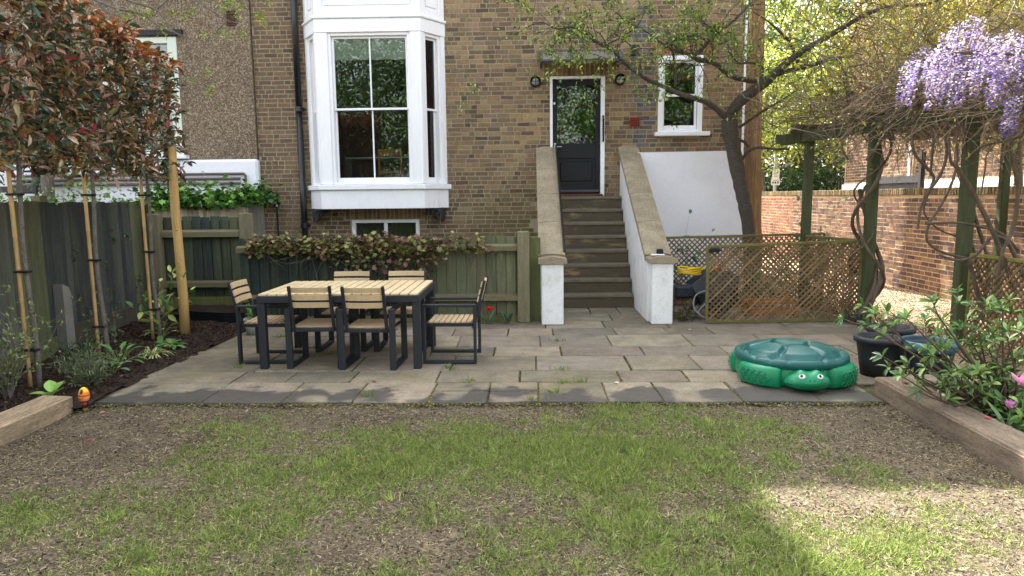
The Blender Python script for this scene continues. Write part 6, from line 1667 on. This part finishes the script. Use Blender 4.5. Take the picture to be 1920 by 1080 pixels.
# canopy of bare twigs on top of the pergola
tb_ = Twigs()
for _ in range(1900):
    f = random.random(); y = 10.6 - 5.4 * f ** .9; x0 = 3.9 + (10.6 - y) * .22; x = x0 + rnd(-.35, 1.7); z = 2.5 + abs(random.gauss(0, .36))
    tb_.mb_col = None
    g_ = rnd(.75, 1.25); col = tuple(c_ * g_ for c_ in random.choice([S(128, 112, 92), S(104, 90, 74), S(150, 134, 112), S(88, 74, 60)]))
    tb_.grow((x, y, z), (random.gauss(0, 1), random.gauss(-.2, .8), random.gauss(-.05, .45)), rnd(.4, 1.0), rnd(.005, .009), 1, bend=.5, kids=(1, 3), col=col, sides=3)
for _ in range(150):
    x = rnd(4.2, 5.6); y = rnd(6.2, 9.2)
    tb_.grow((x, y, rnd(2.3, 2.55)), (random.gauss(0, .8), random.gauss(-.2, .6), random.gauss(-.5, .4)), rnd(.3, .7), rnd(.003, .005), 1, bend=.5, kids=(1, 2), col=S(140, 124, 102), sides=3)
tb_.mb.build('twigs', m_twig, ws, kind='stuff')
tips = tb_.tips; random.shuffle(tips); tl = tips[:1500]
leaves('foliage', [V(p) + RNG.normal(0, .02, 3) + (0, 0, .03) for p, d in tl], [V(d) + RNG.normal(0, .6, 3) for p, d in tl], .05, .4, pal(len(tl), [S(170, 160, 54), S(180, 166, 60), S(140, 146, 62), S(150, 144, 74)]), m_leaf, ws)
# flower clusters
LIL = [S(134, 116, 170), S(108, 88, 156), S(156, 140, 184), S(180, 168, 198), S(200, 192, 206), S(164, 148, 124)]
def raceme(e, L, lean):
    n = int(130 * L / .3); f = RNG.uniform(0, 1, n) ** .85; rad = (.040 * (1 - f) ** .6 + .006) * RNG.uniform(.5, 1.05, n); az = RNG.uniform(0, 6.28, n)
    p = V(e) + np.stack([np.cos(az) * rad + lean[0] * f * L, np.sin(az) * rad + lean[1] * f * L, -f * L], 1)
    d = np.stack([np.cos(az), np.sin(az), RNG.normal(.25, .35, n)], 1)
    k_ = RNG.uniform(0, 1); up_ = pal(n, [LIL[3], LIL[4], LIL[2]], None, .1); lo_ = pal(n, [LIL[0], LIL[1], LIL[5]], (2, 2, 1 + 2 * k_), .12)
    cl = np.where((RNG.uniform(0, 1, n) < (.95 - f) * .9)[:, None], up_, lo_)
    leaves('flower_cluster', p, d, .019, 1.1, cl, m_petal, ws, LEAF4, 'stuff')
FL = [(1712, 110), (1722, 95), (1735, 88), (1745, 100), (1700, 125), (1728, 115), (1755, 95), (1775, 60), (1790, 48), (1808, 40), (1825, 30), (1838, 38), (1845, 60), (1815, 65), (1795, 75), (1770, 85), (1785, 110), (1800, 125), (1780, 130), (1830, 85), (1850, 90), (1865, 70), (1880, 75), (1895, 85), (1910, 85), (1918, 95), (1870, 105), (1840, 110), (1855, 120), (1900, 110), (1885, 120), (1760, 130), (1820, 110), (1905, 130), (1915, 60), (1890, 60), (1748, 125), (1906, 178), (1898, 182), (1835, 130), (1875, 130)]
FL += [(px + rnd(-12, 12), py + rnd(-10, 14)) for px, py in FL[::2]]
for px, py in FL:
    Y = rnd(5.6, 6.7) if px < 1890 or py < 150 else 5.6; raceme(P(px, py, Y), rnd(.20, .36), (rnd(-.25, .05), rnd(-.1, .1)))
fb = Twigs(); trace(fb, [(1765, 85, 5), (1795, 98, 6), (1830, 98, 7), (1870, 100, 7), (1920, 98, 8), (1990, 80, 9)], 6.1); trace(fb, [(1990, 80, 9), (1985, 150, 9), (1960, 240, 9), (1940, 330, 10)], 6.1, .6)
for px, py in FL[::2]: e = P(px, py, 6.1); fb.mb.tube([e, e + Vector((.1, .1, .03)), P(1800 + (px - 1800) * .6, 98, 6.15)], .004, 4, cap=False)
fb.mb.build('flower_stems', m_vine, ws)

# ------------------------------------------------------------------ trees and hedges behind
def tree(name, label, x, y, h, trunk_h, crown, n, cols, L=.16, seed=1, tr_r=.16, wts=None, bark=None, clump=26, group='trees beyond the garden wall', limbs=16, wd=.5):
    random.seed(seed); t = thing(name, label, 'tree', (x, y, 0), group=group)
    a = MB(); q, r = catmull([(x, y, -.1), (x + rnd(-.1, .1), y, trunk_h * .5), (x + rnd(-.2, .2), y, trunk_h), (x + rnd(-.3, .3), y, h * .8)], [tr_r, tr_r * .85, tr_r * .7, tr_r * .2]); a.tube(q, r, 10); a.build('trunk', bark or m_bark, t, True)
    tw = Twigs()
    for i in range(limbs):
        z = trunk_h * .7 + (h * .8 - trunk_h * .7) * random.random(); qq = q[min(len(q) - 1, int(len(q) * z / (h * .8)))]
        tw.grow((qq.x, qq.y, z), (random.gauss(0, 1), random.gauss(0, 1), rnd(.1, .8)), crown[0] * rnd(.6, 1.0), tr_r * .28, 2, bend=.3, kids=(2, 3), up=.08)
    tw.mb.build('limbs', bark or m_bark, t, kind='stuff')
    m_ = n // clump; cc = []
    while len(cc) < m_:
        v = RNG.normal(0, 1, 3); v /= np.linalg.norm(v); rr = RNG.uniform(.35, 1.0) ** .6; v = v * rr * np.array(crown)
        cc.append(np.array([x, y, trunk_h + crown[2] * .75]) + v * (1 + .25 * vnoise(v, .9)))
    p = np.repeat(np.array(cc), clump, 0) + RNG.normal(0, .20 * max(crown) / 2.2, (m_ * clump, 3)); nn = len(p)
    leaves('crown', p, RNG.normal(0, 1, (nn, 3)) + (0, 0, -.2), L, wd, pal(nn, cols, wts), m_leaf, t, LEAF4, 'stuff')
    return t
YG = [S(158, 172, 68), S(130, 150, 60), S(178, 186, 88), S(104, 128, 58), S(176, 176, 76)]
DG = [S(58, 86, 46), S(44, 68, 40), S(78, 106, 54), S(96, 126, 62)]
m_redbark, nt, b = new_mat('fibrous_bark'); k = NT(nt, (14, 14, .8))
c = k.mix(k.mr(k.noise(3.2, 6, .7), .3, .7, 0, 1), S(84, 70, 54), S(156, 134, 104)); k.l(c, b.inputs['Base Color']); b.inputs['Roughness'].default_value = .9
k.l(k.bump(k.noise(4, 6, .7), 1.0, .04), b.inputs['Normal'])
bt = thing('conifer_trunk', 'big tree with reddish fibrous trunk behind the house corner', 'tree', (5.2, 16.5, 0))
bx = P(1411, 340, 16.5).x
q, r = catmull([(bx + .05, 16.5, -.1), (bx, 16.5, 1.5), (bx - .03, 16.5, 3.0), (bx - .02, 16.5, 5.0), (bx, 16.5, 10.5)], [.24, .19, .18, .17, .12], 10)
vs = []; fs = []; ns = 60
for i, (c0, r0) in enumerate(zip(q, r)):
    for j in range(ns):
        th_ = 2 * math.pi * j / ns; kx = 1 + .22 * vnoise((math.cos(th_) * 4.5, math.sin(th_) * 4.5, c0.z * .5), 1.0) + .12 * vnoise((math.cos(th_) * 11, math.sin(th_) * 11, c0.z * .9), 1.0)
        vs.append((c0.x + r0 * kx * math.cos(th_), c0.y + r0 * kx * math.sin(th_), c0.z))
for i in range(len(q) - 1):
    for j in range(ns): a_ = i * ns + j; b_ = i * ns + (j + 1) % ns; fs.append((a_, b_, b_ + ns, a_ + ns))
mesh_obj('trunk', vs, fs, None, m_redbark, bt, True)
n = 2600; cz = RNG.uniform(7.0, 11, n); rr = 1.9 * np.sqrt(RNG.uniform(0, 1, n)) * (1.1 - (cz - 7.0) / 7); az = RNG.uniform(0, 6.28, n)
leaves('crown', np.stack([bx + .4 + rr * np.cos(az), 16.5 + rr * np.sin(az), cz], 1), RNG.normal(0, 1, (n, 3)), .17, .35, pal(n, DG), m_leaf, bt, LEAF4)
tree('street_tree', 'yellow green tree behind the street pole', 10.2, 27.5, 9.0, 3.4, (3.6, 2.4, 2.9), 9000, YG, .20, 101, .17)
tree('street_tree', 'pale yellow leaved tree above the pergola', 10.4, 21.5, 7.6, 2.9, (2.7, 1.7, 2.2), 8500, YG, .15, 102, .14)
tree('street_tree', 'golden leaved tree in front of the next house wall', 8.0, 11.8, 6.0, 2.9, (1.5, 2.4, 1.5), 12000, [S(190, 176, 60), S(166, 160, 62), S(198, 184, 78), S(132, 140, 62), S(142, 142, 74)], .085, 103, .08)
tree('street_tree', 'tall light green tree in the far street gap', 12.5, 34, 12.5, 5.0, (5.0, 3.2, 4.6), 9000, YG, .30, 104, .26)
tree('street_tree', 'thin yellow tree left of the pergola canopy', 7.4, 22.6, 7.0, 3.1, (1.7, 1.6, 1.9), 4600, YG, .15, 105, .10)
tree('evergreen_tree', 'dark evergreen tree standing behind the parking sign', 9.8, 29.5, 5.6, 1.0, (2.6, 1.8, 2.2), 9000, DG, .20, 106, .14, clump=20)
tree('evergreen_tree', 'dark green tree filling the gap below the pergola', 12.4, 26.5, 5.2, .8, (2.6, 1.8, 1.9), 9000, DG, .18, 107, .14, clump=20)
hd_ = thing('hedge', 'dark clipped hedge behind the brick garden wall', 'hedge', (9.8, 24.8, 0))
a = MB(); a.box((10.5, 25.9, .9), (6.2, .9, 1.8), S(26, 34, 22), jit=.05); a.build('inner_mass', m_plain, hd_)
n = 12000; p = np.stack([RNG.uniform(7.2, 13.8, n), 25.5 + RNG.normal(0, .22, n), RNG.uniform(0, 2.55, n) ** 1.0], 1); p[:, 2] += .15 * np.sin(p[:, 0] * 3)
leaves('foliage', p, RNG.normal(0, 1, (n, 3)) + (0, -.5, 0), .13, .5, pal(n, DG), m_leaf, hd_, LEAF4)
# trees of the far end of the garden, behind the viewer; they show in the window glass
tree('garden_tree', 'leafy garden tree reflected in the door glass', -1.6, -9.5, 9.5, 3.0, (3.6, 2.4, 3.4), 22000, [S(92, 124, 56), S(120, 146, 62), S(66, 96, 48)], .19, 111, .20, group='garden trees behind the viewer')
tree('garden_tree', 'dark garden tree reflected in the bay window', -7.5, -11, 10.5, 3.0, (4.0, 2.6, 3.8), 24000, DG, .20, 112, .22, group='garden trees behind the viewer')
tree('garden_tree', 'spreading garden tree reflected in the small window', 5.6, -12, 10, 3.0, (4.0, 2.6, 3.6), 22000, [S(92, 124, 56), S(70, 100, 50)], .20, 113, .22, group='garden trees behind the viewer')
# golden growth climbing above the pergola
random.seed(121)
gd_ = thing('golden_climber', 'golden leaved twiggy climber billowing above the pergola', 'climber', (5.3, 9.8, 2.6))
tw = Twigs()
for _ in range(760):
    x = rnd(4.3, 7.6); y = rnd(8.4, 11.4)
    tw.grow((x, y, rnd(2.5, 4.2)), (random.gauss(0, .6), random.gauss(0, .5), rnd(.2, 1.0)), rnd(.5, 1.1), rnd(.005, .009), 2, bend=.45, kids=(1, 3), col=tuple(c_ * rnd(.7, 1.2) for c_ in S(120, 104, 82)), sides=3)
tw.mb.build('twigs', m_twig, gd_, kind='stuff')
tl = tw.tips; random.shuffle(tl); tl = tl[:15000]
leaves('foliage', [V(p) + RNG.normal(0, .03, 3) for p, d in tl], [V(d) + RNG.normal(0, .7, 3) for p, d in tl], .078, .4, pal(len(tl), [S(176, 166, 58), S(188, 172, 64), S(150, 152, 66), S(130, 134, 62), S(150, 148, 80)]), m_leaf, gd_, LEAF4)
